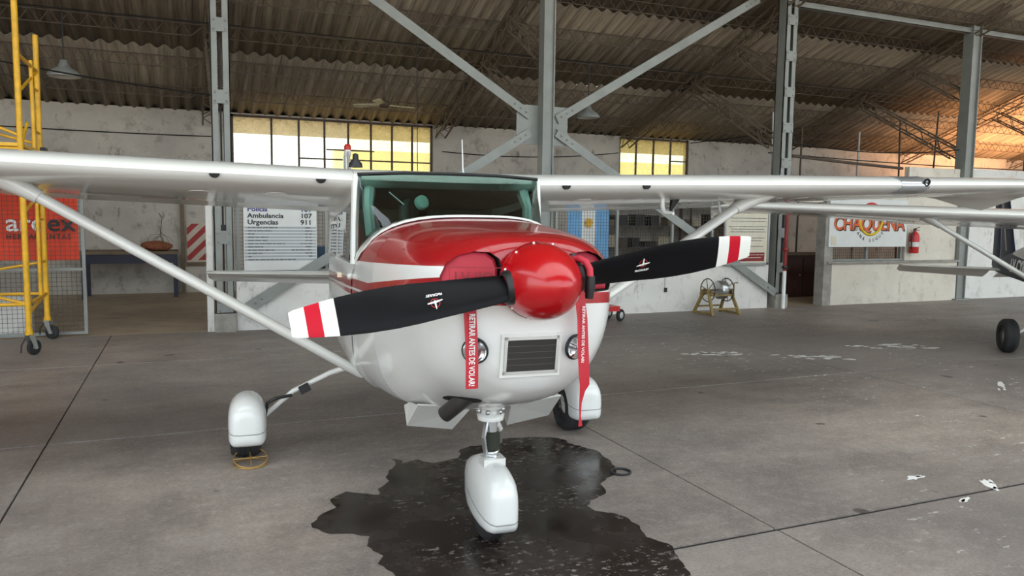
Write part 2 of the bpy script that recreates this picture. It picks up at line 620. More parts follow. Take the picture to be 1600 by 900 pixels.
# roof of corrugated sheets on lattice purlins
ceiling = sempty('ceiling')
PITCH, AMP = .26, .042
def sheet_mesh(waves, L):
    m = MB()
    n = waves * 8 + 3       # side lap
    top, bot = [], []
    vs = []
    for j, t in enumerate((0, L)):
        for i in range(n + 1):
            x = i * PITCH / 8
            vs.append((x, -t, AMP * math.cos(2 * PI * i / 8)))
        for i in range(n + 1):
            x = i * PITCH / 8
            vs.append((x, -t, AMP * math.cos(2 * PI * i / 8) - .009))
    N = n + 1
    fs = []
    for i in range(n):
        fs.append((i, i + 1, 2 * N + i + 1, 2 * N + i))
        fs.append((N + i, 3 * N + i, 3 * N + i + 1, N + i + 1))
        fs.append((i, N + i, N + i + 1, i + 1))
        fs.append((2 * N + i, 2 * N + i + 1, 3 * N + i + 1, 3 * N + i))
    m.add(vs, fs, 0, True)
    me = m.mesh('roof_sheet', M['roof'])
    return me
ROW = 2.5
L = ROW / math.cos(math.radians(20.3)) + .18
sm = sheet_mesh(4, L)
tilt = math.radians(20.3)
for r in range(4):
    y0 = 18.40 - ROW * r
    for i in range(41):
        x = -8.6 + i * 4 * PITCH
        instance(sm, 'roof_sheet', ceiling, (x, y0, roof_z(y0) + .035 + random.uniform(-.006, .006)), (-tilt + .012 + random.uniform(-.003, .003), random.uniform(-.003, .003), 0))
ye = 18.4 - ROW * 4 + .1
def ridge_z(y):
    return roof_z(y) if y >= 4 else roof_z(4) - (4 - y) * .38
def roof_band(y0, y1, mat, name):
    m = MB()
    m.loft([[(x, y0, ridge_z(y0) + .08), (x, y1, ridge_z(y1) + .08), (x, y1, ridge_z(y1) + .12), (x, y0, ridge_z(y0) + .12)] for x in (-9.2, 34.2)], smooth=False)
    return m.build(name, mat, ceiling)
EDGES = [ye, 4.0, 3.2, -1.4, -4.5]
for k in range(4):
    if k == 2:  # translucent band out of view, added to bring light down to the floor
        for i in range(14):
            x0 = -9 + 3.1 * i
            y0, y1 = EDGES[k], EDGES[k + 1]
            MB().loft([[(x, y0, ridge_z(y0) + .09), (x, y1, ridge_z(y1) + .09), (x, y1, ridge_z(y1) + .10), (x, y0, ridge_z(y0) + .10)] for x in (x0 + .05, x0 + 3.05)], smooth=False).build('added_skylight_pane', M['added_skylight'], ceiling)
            MB().beam((x0, y0, ridge_z(y0) + .08), (x0, y1, ridge_z(y1) + .08), .1, .08).build('added_skylight_bar', M['darksteel'], ceiling)
    else:
        roof_band(EDGES[k], EDGES[k + 1], M['roof'], 'upper_roof')

BAYS = [-4.7, .5, 5.68, 10.82, 16.0, 21.1, 26.2, 31.3]
def purlin_mesh(L):
    m = MB()
    m.beam((0, 0, 0), (L, 0, 0), .016, .016)
    m.beam((.22, 0, -.2), (L - .22, 0, -.2), .014, .014)
    m.beam((0, 0, 0), (.22, 0, -.2), .014, .014)
    m.beam((L, 0, 0), (L - .22, 0, -.2), .014, .014)
    n = 16
    w = (L - .44) / n
    for i in range(n):
        x = .22 + i * w
        m.beam((x, 0, -.2), (x + w / 2, 0, 0), .009, .009)
        m.beam((x + w / 2, 0, 0), (x + w, 0, -.2), .009, .009)
    return m.mesh('purlin', M['darksteel'])
pm = purlin_mesh(5.0)
for b in range(len(BAYS) - 1):
    for k in range(7):
        y = 16.95 - 1.05 * k
        instance(pm, 'purlin', ceiling, (BAYS[b] + .08, y, roof_z(y) - .07))
# lattice rafters and knee braces, four angles laced together
def lattice(p0, p1, s, n, name, parent):
    m = MB()
    d, x, y = m.frame(p0, p1)
    p0, p1 = Vector(p0), Vector(p1)
    cs = [(-1, -1), (1, -1), (1, 1), (-1, 1)]
    for a, b in cs:
        o = x * a * s / 2 + y * b * s / 2
        m.beam(p0 + o, p1 + o, .03, .03)
    L = (p1 - p0).length
    for i in range(n):
        t0, t1 = L * i / n, L * (i + 1) / n
        for k in range(4):
            a, b = cs[k], cs[(k + 1) % 4]
            if i % 2:
                a, b = b, a
            m.beam(p0 + d * t0 + x * a[0] * s / 2 + y * a[1] * s / 2, p0 + d * t1 + x * b[0] * s / 2 + y * b[1] * s / 2, .014, .014)
    return m.build(name, M['lacing'], parent)
for bx in BAYS:
    tr = sempty('trim_roof_frame')
    lattice((bx, 17.95, roof_z(17.95) - .22), (bx, 11.2, roof_z(11.2) - .22), .24, 22, 'rafter', tr)
    lattice((bx, 12.22, 3.25), (bx, 14.95, roof_z(14.95) - .30), .22, 12, 'knee_brace', tr)
    lattice((bx, 12.22, 4.55), (bx, 13.45, roof_z(13.45) - .30), .22, 6, 'knee_brace', tr)

# columns and diagonal bracing of the nave line
def column_pair(x, label, z1, gap, fl, step, z0):
    t = thing('steel_column', label, 'column', (x, 12.0, 0))
    for s in (-1, 1):
        xc = s * (gap / 2 + fl / 2)
        m = MB().span((xc - fl / 2, -.12, .3), (xc + fl / 2, -.10, z1))
        m.span((xc - fl / 2, .10, .3), (xc + fl / 2, .12, z1))
        m.span((xc + s * (fl / 2 - .012), -.12, .3), (xc + s * fl / 2, .12, z1))
        m.build('channel', M['steel'], t)
    z = z0
    while z < z1:
        b = MB().box((0, -.128, z), (gap + fl * 1.7, .014, .19)).build('batten_plate', M['steel'], t)
        for a in (-1, 1):
            for c in (-1, 1):
                MB().lathe([(.016, 0), (.016, .012), (.001, .014)], (a * (gap / 2 + fl * .45), -.135, z + c * .06), (0, -1, 0), 8).build('bolt', M['galv'], b)
        z += step
    MB().span((-.15, -.17, 0), (.15, .17, .27)).build('footing', M['concrete'], t)
    return t
c1 = column_pair(.5, 'grey twin-channel steel column with batten plates beside the emergency numbers sign', 6.0, .075, .09, 1.0, .38)
MB().span((-.012, .03, .3), (.012, .06, 4.3)).build('drive_chain', M['black'], c1, label='dark chain running up inside the column')
MB().span((-.035, -.05, 1.42), (.035, .05, 1.56)).build('chain_weight', M['black'], c1)
column_pair(10.82, 'grey twin-channel steel column with batten plates beside the dark doorway', 6.0, .075, .10, .68, .8)
def column_h(x, label, w, d):
    t = thing('steel_column', label, 'column', (x, 12.0, 0))
    for s in (-1, 1):
        MB().span((s * (w / 2) - .01, -d / 2, .02), (s * (w / 2) + .01, d / 2, 6.0)).build('flange', M['steel'], t)
    MB().span((-w / 2 + .01, -.01 - d / 4, .02), (w / 2 - .01, .01 - d / 4, 6.0)).build('web', M['steel'], t)
    MB().span((-w / 2 - .12, -d / 2 - .08, 0), (w / 2 + .12, d / 2 + .08, .03)).build('base_plate', M['steel'], t)
    return t
c2 = column_h(5.68, 'grey steel column rising behind the cabin, gusset plate joining four braces', .19, .2)
column_h(16.0, 'grey steel column between the extinguisher panel and the tall white wall', .26, .24)
column_h(21.1, 'grey steel column near the tail of the dark blue aeroplane', .26, .24)
gp = MB().span((-.50, .10, 2.96), (.46, .115, 3.62)).build('gusset_plate', M['steel'], c2)
def brace(p0, p1, label, name='diagonal_brace'):
    t = thing(name, label, 'brace', p0)
    m = MB()
    m.beam(p0, p1, .15, .015, (0, 1, 0))
    m.build('flange', M['steel'], t, fix=True)
    q0, q1 = Vector(p0) + Vector((0, .045, .06)), Vector(p1) + Vector((0, .045, .06))
    MB().beam(q0, q1, .015, .09, (0, 1, 0)).build('web', M['steel'], t, fix=True)
    d = (Vector(p1) - Vector(p0)).normalized()
    for e, s in ((Vector(p0), 1), (Vector(p1), -1)):
        for k in range(3):
            p = e + d * s * (.1 + .12 * k)
            MB().lathe([(.016, 0), (.016, .012), (.001, .014)], p + Vector((0, -.01, 0)), (0, -1, 0), 8).build('bolt', M['galv'], t, fix=True)
    return t
yb, yg = 11.83, 12.07
brace((5.42, yg, 3.44), (1.3, yg, 5.92), 'grey steel diagonal brace rising from the gusset towards the twin-channel column near the windows')
brace((5.92, yg, 3.40), (10.15, yg, 5.92), 'grey steel diagonal brace rising from the gusset above the pendant lamp')
brace((5.42, yg, 3.16), (.72, yb, .30), 'grey steel diagonal brace descending behind the windscreen past the emergency numbers sign')
brace((5.92, yg, 3.18), (10.66, yb, .30), 'grey steel diagonal brace descending from the gusset to the foot of the doorway column')
for a, b, lab in ((.5, 5.68, 'grey eave beam high above the long window, carrying the brace end'), (5.68, 10.82, 'grey eave beam high above the second pendant lamp, carrying the brace end'), (10.82, 16.0, 'grey eave beam high on the column beside the white wall'), (16.0, 21.1, 'grey eave beam running off beyond the white wall column')):
    t = thing('eave_beam', lab, 'beam', (a, 12, 5.9 if a > 9 else 6.04))
    MB().span((.1, -.06, -.06), (b - a - .1, -.045, .06)).build('web', M['steel'], t)
    MB().span((.1, -.06, .05), (b - a - .1, .05, .06)).span((.1, -.06, -.06), (b - a - .1, .05, -.05)).build('flange', M['steel'], t)

# dividing walls between nave and aisle (column line y = 12)
struct(MB().span((.66, 11.94, 0), (5.55, 12.14, .86)).span((5.82, 11.94, 0), (10.55, 12.14, .92)).build('wall_divider_low', M['dado']))
dw = MB().span((12.14, 11.9, 0), (15.84, 12.1, .88)).span((14.28, 11.97, .88), (15.84, 12.09, 2.9))
dw.span((11.0, 11.98, 2.1), (14.28, 12.09, 2.55))
struct(dw.build('wall_divider_right', M['cream_wall']))
struct(MB().span((12.0, 11.84, .86), (15.86, 12.12, .90)).build('trim_divider_cap', M['concrete']))
struct(MB().span((.26, 11.95, 0), (.35, 12.15, 2.1)).build('trim_wall_end', M['dado']))
struct(MB().span((11.92, 11.88, 0), (12.14, 12.12, 2.45)).build('door_post', M['concrete']))
struct(MB().span((16.18, 11.96, 0), (34, 12.1, 2.93)).build('wall_divider_tall', M['dado']))
struct(MB().span((-9, 12.2, 0), (-1.98, 12.36, .62)).build('wall_divider_left', M['dado']))

def wire_screen(name, label, x0, x1, z0, z1, y, posts, pitch=.055, rails=()):
    t = thing(name, label, 'wire screen', (x0, y, z0))
    m = MB()
    n = int((x1 - x0) / pitch)
    for i in range(n + 1):
        x = x0 + (x1 - x0) * i / n
        m.beam((x, y, z0), (x, y, z1), .0045, .0045)
    k = int((z1 - z0) / pitch)
    for i in range(k + 1):
        z = z0 + (z1 - z0) * i / k
        m.beam((x0, y + .004, z), (x1, y + .004, z), .0045, .0045)
    o = m.build('wire_mesh', M['wire'], t, fix=True)
    o['kind'] = 'stuff'
    for x in posts:
        MB().span((x - .022, y - .03, z0), (x + .022, y + .02, z1)).build('post', M['steel'], t, fix=True)
    for z in (z0 + .02, z1 - .02) + tuple(rails):
        MB().span((x0, y - .028, z - .02), (x1, y + .018, z + .02)).build('rail', M['steel'], t, fix=True)
    return t
wire_screen('wire_screen', 'grey wire mesh screen behind the emergency numbers sign', .66, 5.5, .86, 2.1, 12.0, (.70, 1.98, 3.4, 5.46))
wire_screen('wire_screen', 'grey wire mesh screen in front of the flag and dark shelves', 5.85, 10.5, .92, 2.1, 12.0, (5.9, 7.12, 8.3, 9.2, 10.46))
wire_screen('wire_screen', 'grey wire mesh screen under the orange lettered sign', 12.14, 14.26, .90, 2.1, 12.02, (12.2, 13.2, 14.2))
wire_screen('wire_gate', 'grey framed wire mesh gate carrying the orange-red banner', -5.2, -1.30, .02, 2.1, 12.16, (-1.32, -3.2, -5.16), .06, (.93,))

# ================================================================ AIRCRAFT
def paint_scheme(name, white, main, scheme):
    g = NG(name)
    X = g.xyz(g.obj())
    v, u, z = X[0], X[1], X[2]
    def lin(k, c):
        return g.m2('ADD', g.m2('MULTIPLY', u, k), c)
    def above(t):
        return g.m2('GREATER_THAN', z, t)
    def band(c, hw):
        return g.m2('LESS_THAN', g.m2('ABSOLUTE', g.m2('SUBTRACT', z, c)), hw)
    if scheme == 'red':
        fwd = g.m2('LESS_THAN', u, 1.68)
        top = g.m2('MULTIPLY', above(lin(-.042, 1.535)), fwd)
        # the red runs down round the front of the nose to the stripes
        nose = g.m2('MULTIPLY', g.m2('LESS_THAN', g.m2('ABSOLUTE', g.m2('ADD', v, .028)), .15), g.m2('MULTIPLY', above(1.36), g.m2('LESS_THAN', u, .3)))
        s1 = band(g.m2('MAXIMUM', lin(-.11, 1.474), lin(-.035, 1.384)), .027)
        s2 = band(g.m2('MAXIMUM', lin(-.10, 1.396), lin(-.03, 1.318)), g.m2('MAXIMUM', g.m2('SUBTRACT', .026, g.m2('MULTIPLY', u, .006)), .008))
        f = g.m2('ADD', g.m2('ADD', top, nose), g.m2('ADD', s1, s2), True)
        col = g.mix(f, white, main)
        # dark anti-glare shroud inside the windscreen
        av = g.m2('DIVIDE', g.m2('ABSOLUTE', v), .60, True)
        ub = g.m2('ADD', g.m2('MULTIPLY', g.m2('SUBTRACT', 1.0, g.m2('SQRT', g.m2('SUBTRACT', 1.0, g.m2('MULTIPLY', av, av), True))), .53), 1.19)
        ins = g.m2('MULTIPLY', g.m2('GREATER_THAN', u, ub), g.m2('MULTIPLY', above(1.455), g.m2('LESS_THAN', u, 3.36)))
        col = g.mix(ins, col, (.012, .012, .013))
    else:
        f = g.m2('MULTIPLY', g.m2('LESS_THAN', z, lin(.045, 1.02)), above(lin(.03, .50)))
        fin = g.m2('MULTIPLY', g.m2('GREATER_THAN', u, 6.2), above(1.22))
        str_ = band(lin(2.1, -13.3), .045)
        fin = g.m2('MULTIPLY', fin, g.m2('SUBTRACT', 1.0, str_))
        col = g.mix(g.m2('ADD', f, fin, True), white, main)
        ins = g.m2('MULTIPLY', g.m2('GREATER_THAN', u, 1.25), g.m2('MULTIPLY', above(1.455), g.m2('LESS_THAN', u, 3.36)))
        col = g.mix(ins, col, (.012, .012, .013))
    d = g.noise(g.obj(), 2.5, 6, .65)
    col = g.mix(g.m2('MULTIPLY', g.ramp(d, .52, .75), .12), col, srgb(168, 160, 148))
    g.base(col)
    g.pr(Roughness=.26 if scheme == 'red' else .5)
    g.p.inputs['Specular IOR Level'].default_value = .5 if scheme == 'red' else .2
    g.p.inputs['Coat Weight'].default_value = .6 if scheme == 'red' else 0.0
    g.p.inputs['Coat Roughness'].default_value = .05
    g.bump(g.noise(g.obj(), 1.6, 2, .5), .10, .03)
    return g.m
WHITE = srgb(222, 222, 219)
M['paint'] = paint_scheme('white_and_red_aircraft_paint', WHITE, srgb(158, 8, 20), 'red')
M['paint_blue'] = paint_scheme('white_and_navy_aircraft_paint', WHITE, srgb(34, 46, 66), 'blue')
M['red'] = simple('gloss_red', srgb(176, 4, 16), .24, 0, .03, coat=.35)
M['shellwhite'] = simple('aircraft_white', srgb(218, 217, 212), .25, 0, .03, 2.5, coat=.6)
M['plug'] = simple('red_vinyl', srgb(186, 44, 62), .6, 0, .06)
M['ribbon'] = simple('red_ribbon', srgb(186, 30, 46), .55, 0, .05, 10)
M['ribbonink'] = simple('white_print', srgb(232, 224, 222), .6)
M['cabin'] = simple('dark_cabin_lining', srgb(60, 60, 58), .8)
M['seat'] = simple('grey_seat_cloth', srgb(96, 96, 94), .9)
M['olive'] = simple('dark_green_boot', srgb(44, 46, 36), .85)
M['exhaust'] = simple('sooty_steel', srgb(84, 80, 78), .55, .7, .15)
M['radiator'] = simple('dark_radiator', srgb(36, 31, 28), .7)
M['lamp_silver'] = simple('lamp_silver', srgb(206, 212, 218), .16, .75, .04)
M['dark'] = simple('dark_recess', srgb(14, 12, 12), .8)
def mk_blade():
    g = NG('propeller_paint')
    r = g.m2('ABSOLUTE', g.xyz(g.obj())[0])
    c = g.mix(g.ramp(g.noise(g.obj(), 9), .3, .7), srgb(9, 9, 12), srgb(14, 14, 17))
    c = g.mix(g.m2('GREATER_THAN', r, .868), c, srgb(232, 232, 226))
    rb = g.m2('MULTIPLY', g.m2('GREATER_THAN', r, .926), g.m2('LESS_THAN', r, .986))
    c = g.mix(rb, c, srgb(190, 24, 44))
    g.base(c)
    g.pr(Roughness=.42)
    g.p.inputs['Specular IOR Level'].default_value = .14
    return g.m
M['blade'] = mk_blade()

def hermite(tab, u):
    if u <= tab[0][0]:
        return tab[0][1:]
    if u >= tab[-1][0]:
        return tab[-1][1:]
    for i in range(len(tab) - 1):
        if tab[i][0] <= u <= tab[i + 1][0]:
            break
    a, b = tab[i], tab[i + 1]
    h = b[0] - a[0]
    t = (u - a[0]) / h
    out = []
    for k in range(1, len(a)):
        def slope(j):
            if j == 0:
                return (tab[1][k] - tab[0][k]) / (tab[1][0] - tab[0][0])
            if j == len(tab) - 1:
                return (tab[-1][k] - tab[-2][k]) / (tab[-1][0] - tab[-2][0])
            d0 = (tab[j][k] - tab[j - 1][k]) / (tab[j][0] - tab[j - 1][0])
            d1 = (tab[j + 1][k] - tab[j][k]) / (tab[j + 1][0] - tab[j][0])
            return 0 if d0 * d1 <= 0 else 2 * d0 * d1 / (d0 + d1)
        m0, m1 = slope(i) * h, slope(i + 1) * h
        out.append((2 * t ** 3 - 3 * t * t + 1) * a[k] + (t ** 3 - 2 * t * t + t) * m0 + (-2 * t ** 3 + 3 * t * t) * b[k] + (t ** 3 - t * t) * m1)
    return out
# u (aft of the hub), half width, bottom, top, widest height, upper and lower exponents
SEC = [(.10, .30, 1.05, 1.615, 1.40, 2.4, 2.2), (.115, .335, 1.015, 1.635, 1.40, 2.5, 2.2), (.15, .378, .968, 1.654, 1.40, 2.6, 2.2), (.20, .410, .930, 1.666, 1.40, 2.7, 2.25),
       (.27, .443, .89, 1.675, 1.40, 2.8, 2.3), (.37, .480, .85, 1.683, 1.40, 2.8, 2.3), (.55, .525, .795, 1.696, 1.39, 2.9, 2.3), (.80, .565, .722, 1.713, 1.38, 2.9, 2.9), (1.05, .592, .665, 1.73, 1.37, 2.9, 3.5),
       (1.35, .604, .635, 1.742, 1.35, 3.0, 4.0), (1.68, .612, .618, 1.745, 1.32, 3.1, 4.5)]
SEC2 = [(1.735, .614, .614, 1.47, 1.25, 6, 4.7), (2.2, .620, .605, 1.46, 1.2, 8, 5.0), (3.28, .620, .64, 1.46, 1.2, 8, 4.5), (3.36, .60, .655, 1.93, 1.28, 3.2, 4.2), (4.2, .47, .72, 1.82, 1.25, 2.6, 2.8),
        (5.2, .33, .78, 1.60, 1.20, 2.3, 2.5), (6.4, .19, .83, 1.36, 1.12, 2.1, 2.2), (7.5, .08, .88, 1.13, 1.03, 2, 2), (7.75, .03, .94, 1.06, 1.01, 2, 2)]
def sec(u):
    return hermite(SEC, u) if u <= 1.68 else hermite(SEC2, u)
def ring(u, N=64, q=None):
    w, zb, zt, zc, nu, nl = q or sec(u)
    out = []
    for k in range(N):
        a = 2 * PI * k / N
        c, s = math.cos(a), math.sin(a)
        n = nu if s >= 0 else nl
        x = w * math.copysign(abs(c) ** (2 / n), c)
        z = zc + (zt - zc if s >= 0 else zc - zb) * math.copysign(abs(s) ** (2 / n), s)
        out.append((x, u, z))
    return out
def inside(v, z, u):
    w, zb, zt, zc, nu, nl = sec(u)
    n, h = (nu, zt - zc) if z >= zc else (nl, zc - zb)
    return (abs(v) / w) ** n + (abs(z - zc) / h) ** n <= 1
def surf_u(v, z):          # where a line along the nose axis meets the cowling
    lo, hi = .10, 1.6
    if inside(v, z, lo):
        return lo
    for _ in range(30):
        m = (lo + hi) / 2
        if inside(v, z, m):
            hi = m
        else:
            lo = m
    return hi
def shell_z(u, v):
    w, zb, zt, zc, nu, nl = sec(u)
    t = min(abs(v) / w, .9999)
    return zc + (zt - zc) * (1 - t ** nu) ** (1 / nu)
def side_v(u, z):
    w, zb, zt, zc, nu, nl = sec(u)
    n, h = (nu, zt - zc) if z >= zc else (nl, zc - zb)
    return w * max(0, 1 - (abs(z - zc) / h) ** n) ** (1 / n)

def airfoil(n=22):
    t, m, p = .12, .02, .4
    xs = [.5 * (1 - math.cos(PI * i / n)) for i in range(n + 1)]
    U, Lw = [], []
    for x in xs:
        yt = 5 * t * (.2969 * math.sqrt(x) - .126 * x - .3516 * x * x + .2843 * x ** 3 - .1036 * x ** 4)
        yc = m / p / p * (2 * p * x - x * x) if x < p else m / (1 - p) ** 2 * (1 - 2 * p + 2 * p * x - x * x)
        U.append((x, yc + yt)); Lw.append((x, yc - yt))
    return U, Lw
AU, AL = airfoil()
def interp(L, x):
    for a, b in zip(L, L[1:]):
        if a[0] <= x <= b[0]:
            return a[1] + (b[1] - a[1]) * (x - a[0]) / max(b[0] - a[0], 1e-9)
    return L[-1][1]
def foil_loop(x0, x1):
    xs = sorted({x0, x1} | {p[0] for p in AU if x0 < p[0] < x1})
    up = [(x, interp(AU, x)) for x in xs]
    lo = [(x, interp(AL, x)) for x in xs]
    return up[::-1] + (lo[1:] if x0 == 0 else lo)
def wing_station(v):
    a = abs(v)
    t = max(0, (a - 2.6) / 2.7)
    ch = 1.63 - .50 * t
    return 1.75 + .12 * t, 1.953 + .0265 * (a - .6), ch, math.radians(6.3 - 2.0 * a / 5.3)
def wing_pt(v, x, y, q=None, dz=0, droop=0):
    u0, z0, c, p = q or wing_station(v)
    p += droop
    return (v, u0 + c * (x * math.cos(p) + y * math.sin(p)), z0 + dz + c * (y * math.cos(p) - x * math.sin(p)))
def wing_loft(vs, x0, x1, dz=0, droop=0):
    lp = foil_loop(x0, x1)
    rings = []
    for v in vs:
        u0, z0, c, p = wing_station(v)
        if droop:      # hinge about x0
            h = wing_pt(v, x0, interp(AU, x0))
            pts = []
            for x, y in lp:
                a = Vector(wing_pt(v, x, y)) - Vector(h)
                pts.append(tuple(Vector(h) + Vector((0, a.y * math.cos(droop) + a.z * math.sin(droop), a.z * math.cos(droop) - a.y * math.sin(droop)))))
            rings.append(pts)
        else:
            rings.append([wing_pt(v, x, y) for x, y in lp])
    if vs[0] > vs[-1]:
        rings = rings[::-1]
    return rings

def wheel(parent, c, R_, w, axis=(1, 0, 0), hub='alu', name='wheel'):
    prof = [(R_ * .5, -w * .42), (R_ * .62, -w * .5), (R_ * .86, -w * .47), (R_ * .97, -w * .33), (R_, -w * .22)]
    for k in range(3):
        h = -w * .15 + k * w * .15
        prof += [(R_, h - w * .05), (R_ * .97, h - w * .02), (R_ * .97, h + w * .02), (R_, h + w * .05)]
    prof += [(R_, w * .22), (R_ * .97, w * .33), (R_ * .86, w * .47), (R_ * .62, w * .5), (R_ * .5, w * .42)]
    t = MB().lathe(prof, c, axis, 36).build('tyre', M['rubber'], parent)
    MB().lathe([(.01, -w * .36), (R_ * .18, -w * .36), (R_ * .2, -w * .22), (R_ * .42, -w * .2), (R_ * .54, -w * .42), (R_ * .54, w * .42), (R_ * .42, w * .2), (R_ * .2, w * .22), (R_ * .18, w * .36), (.01, w * .36)], c, axis, 24).build('rim', M[hub], t)
    return t

def fairing_shell(parent, name, cx, secs, mat, n=24, expo=2.5):
    rings = []
    for u, hw, zb, zt in secs:
        zc = zb + (zt - zb) * .45
        r = []
        for k in range(n):
            a = 2 * PI * k / n
            c, s = math.cos(a), math.sin(a)
            h = zt - zc if s > 0 else zc - zb
            ex = 2.3 if s > 0 else expo + 4.0
            r.append((cx + hw * math.copysign(abs(c) ** (2 / ex), c), u, zc + h * math.copysign(abs(s) ** (2 / ex), s)))
        rings.append(r)
    return fixnormals(MB().loft(rings).build(name, mat, parent))
def mk_seam(name, a, b):
    g = NG(name)
    X = g.xyz(g.obj())
    d = g.m2('ABSOLUTE', g.m2('SUBTRACT', X[2], g.m2('ADD', g.m2('MULTIPLY', X[1], a), b)))
    k = g.m2('LESS_THAN', d, .0035)
    col = g.mix(k, WHITE, srgb(150, 148, 144))
    n = g.noise(g.obj(), 5, 6, .7)
    col = g.mix(g.m2('MULTIPLY', g.ramp(n, .55, .7), .15), col, srgb(190, 184, 172))
    g.base(col)
    g.pr(Roughness=.22)
    g.p.inputs['Coat Weight'].default_value = .5
    g.bump(g.m2('SUBTRACT', 1.0, k), .6, .006)
    return g.m
M['nose_fair'] = mk_seam('nose_fairing_white', .14, .105)
M['main_fair'] = mk_seam('main_fairing_white', .10, .0)

NS = -.028       # the nose parts sit a touch to one side
def build_aircraft(root, P, fancy):
    # ---- cowling
    us = [.10, .105, .112, .122, .135, .15, .17, .20, .235, .27, .32, .37, .45, .55, .67, .8, .92, 1.05]
    m = MB()
    rs = [ring(u) for u in us]
    q0 = sec(.10)
    inner = []
    for k in (.45, .8):
        inner.append([(p[0] * k, .098, q0[3] + (p[2] - q0[3]) * k) for p in rs[0]])
    m.loft(inner + rs)
    cowl = fixnormals(m.build('cowling', M[P], root))
    if fancy:
        cut = MB()
        for s in (-1, 1):
            cut.prism([(s * x, -.1, z) for x, z in INLET], (0, .40, 0))
        co = fixnormals(cut.build('inlet_cutter', M['dark'], root))
        md = cowl.modifiers.new('cut', 'BOOLEAN')
        md.object = co
        md.solver = 'EXACT'
        cowl.data.materials.append(M['dark'])
        bpy.context.view_layer.update()
        me = bpy.data.meshes.new_from_object(cowl.evaluated_get(bpy.context.evaluated_depsgraph_get()))
        cowl.modifiers.clear()
        cowl.data = me
        bpy.data.objects.remove(co)
        for v in cowl.data.vertices:
            v.co.x += NS * max(0, 1 - v.co.y / .9)
        cowl.data.set_sharp_from_angle(angle=math.radians(42))
    # ---- fuselage
    m = MB()
    us = [1.056, 1.15, 1.25, 1.35, 1.45, 1.55, 1.62, 1.68]
    us2 = [1.735, 1.9, 2.2, 2.6, 3.0, 3.28, 3.36, 3.6, 3.9, 4.2, 4.7, 5.2, 5.8, 6.4, 7.0, 7.5, 7.75]
    m.loft([ring(u) for u in us] + [ring(u) for u in us2])
    fus = fixnormals(m.build('fuselage', M[P], root))
    fus.data.set_sharp_from_angle(angle=math.radians(42))
    # door skins, slightly proud of the shell
    for s in (-1, 1):
        d = MB()
        zz = [.86 + .06 * i for i in range(10)] + [1.435]
        uu = [1.80 + .88 * i / 8 for i in range(9)]
        d.loft([[(s * (side_v(u, z) + .004), u, z) for z in zz] for u in uu], closed=False)
        do = d.build('cabin_door', M[P], root)
        MB().box((s * .63, 2.5, 1.32), (.02, .14, .035)).build('door_handle', M['chrome'], do)
        for z in (1.02, 1.36):
            MB().sphere((s * .625, 1.80, z), .022, 8, 6, 0, (1, 1.4, 1)).build('hinge', M['shellwhite'], do)
    # ---- windscreen
    def wbase(t):
        a = t * PI / 2
        v = .60 * math.sin(a)
        u = 1.19 + .53 * (1 - math.cos(a))
        uu = min(u, 1.68)
        return Vector((v, u, shell_z(uu, v) if abs(t) < .97 else 1.475))
    def wtop(t):
        return Vector((.585 * math.sin(t * PI / 2 * .96) / math.sin(PI / 2 * .96), 1.735 - .03 * math.cos(t * PI / 2), 1.995 - .02 * abs(t) ** 6))
    NT = 24
    rows = []
    for j in range(9):
        b = j / 8
        rows.append([wbase(-1 + 2 * i / NT).lerp(wtop(-1 + 2 * i / NT), b) + Vector((0, -.05, .03)) * math.sin(PI * b) * (1 - abs(-1 + 2 * i / NT) ** 4) for i in range(NT + 1)])
    MB().loft(rows, closed=False, smooth=True).build('windscreen', M['teal_glass'], root)
    st = MB()
    lo, hi = [], []
    for i in range(NT + 1):
        t = -1 + 2 * i / NT
        b = wbase(t)
        a = t * PI / 2
        out = Vector((.45 * math.sin(a), -1.0 + .25 * abs(math.sin(a)), 0)).normalized()
        q = b + out * .10
        q.y = max(q.y, 1.06)
        wm = sec(min(q.y, 1.68))[0] * .992
        q.x = max(-wm, min(wm, q.x))
        q.z = shell_z(min(q.y, 1.68), q.x) + .006
        up_ = b + Vector((0, 0, .014)) - out * .004
        if abs(b.x) > .46:      # down the flank the strip follows the side of the shell
            k = min(1, (abs(b.x) - .46) / .12)
            uu = max(1.06, min(b.y - .085, 1.66))
            zz = max(1.40, b.z - .03 * k)
            p_ = Vector((math.copysign(side_v(uu, zz) + .006, b.x), uu, zz))
            q = q.lerp(p_, k)
            up_ = up_ + Vector((math.copysign(.010 * k, b.x), 0, -.01 * k))
        lo.append(q); hi.append(up_)
    st.loft([lo, [p + Vector((0, 0, .012)) for p in lo], hi, [p - Vector((0, 0, .03)) for p in hi]], closed=False)
    st.build('windscreen_strip', M['shellwhite'], root)
    # posts, roof, side windows
    for s in (-1, 1):
        MB().tube([(s * .605, 1.735, 1.44), (s * .60, 1.75, 1.7), (s * .585, 1.76, 1.99)], [.026, .024, .03], 8).build('door_post', M['shellwhite'], root)
        MB().beam((s * .60, 2.74, 1.43), (s * .585, 2.74, 1.86), .03, .06).build('rear_post', M['shellwhite'], root)
        MB().beam((s * .60, 3.3, 1.43), (s * .585, 3.3, 1.84), .03, .12).build('rear_post', M['shellwhite'], root)
        MB().beam((s * .60, 1.75, 1.885), (s * .60, 3.3, 1.73), .02, .10).build('door_rail', M['shellwhite'], root)
        MB().prism([(s * .607, 1.77, 1.455), (s * .607, 2.71, 1.455), (s * .597, 2.71, 1.80), (s * .597, 1.78, 1.88)], (s * .004, 0, 0)).build('side_window', M['clear_glass'], root)
        MB().prism([(s * .607, 2.77, 1.455), (s * .607, 3.25, 1.455), (s * .597, 3.25, 1.76), (s * .597, 2.77, 1.80)], (s * .004, 0, 0)).build('rear_window', M['clear_glass'], root)
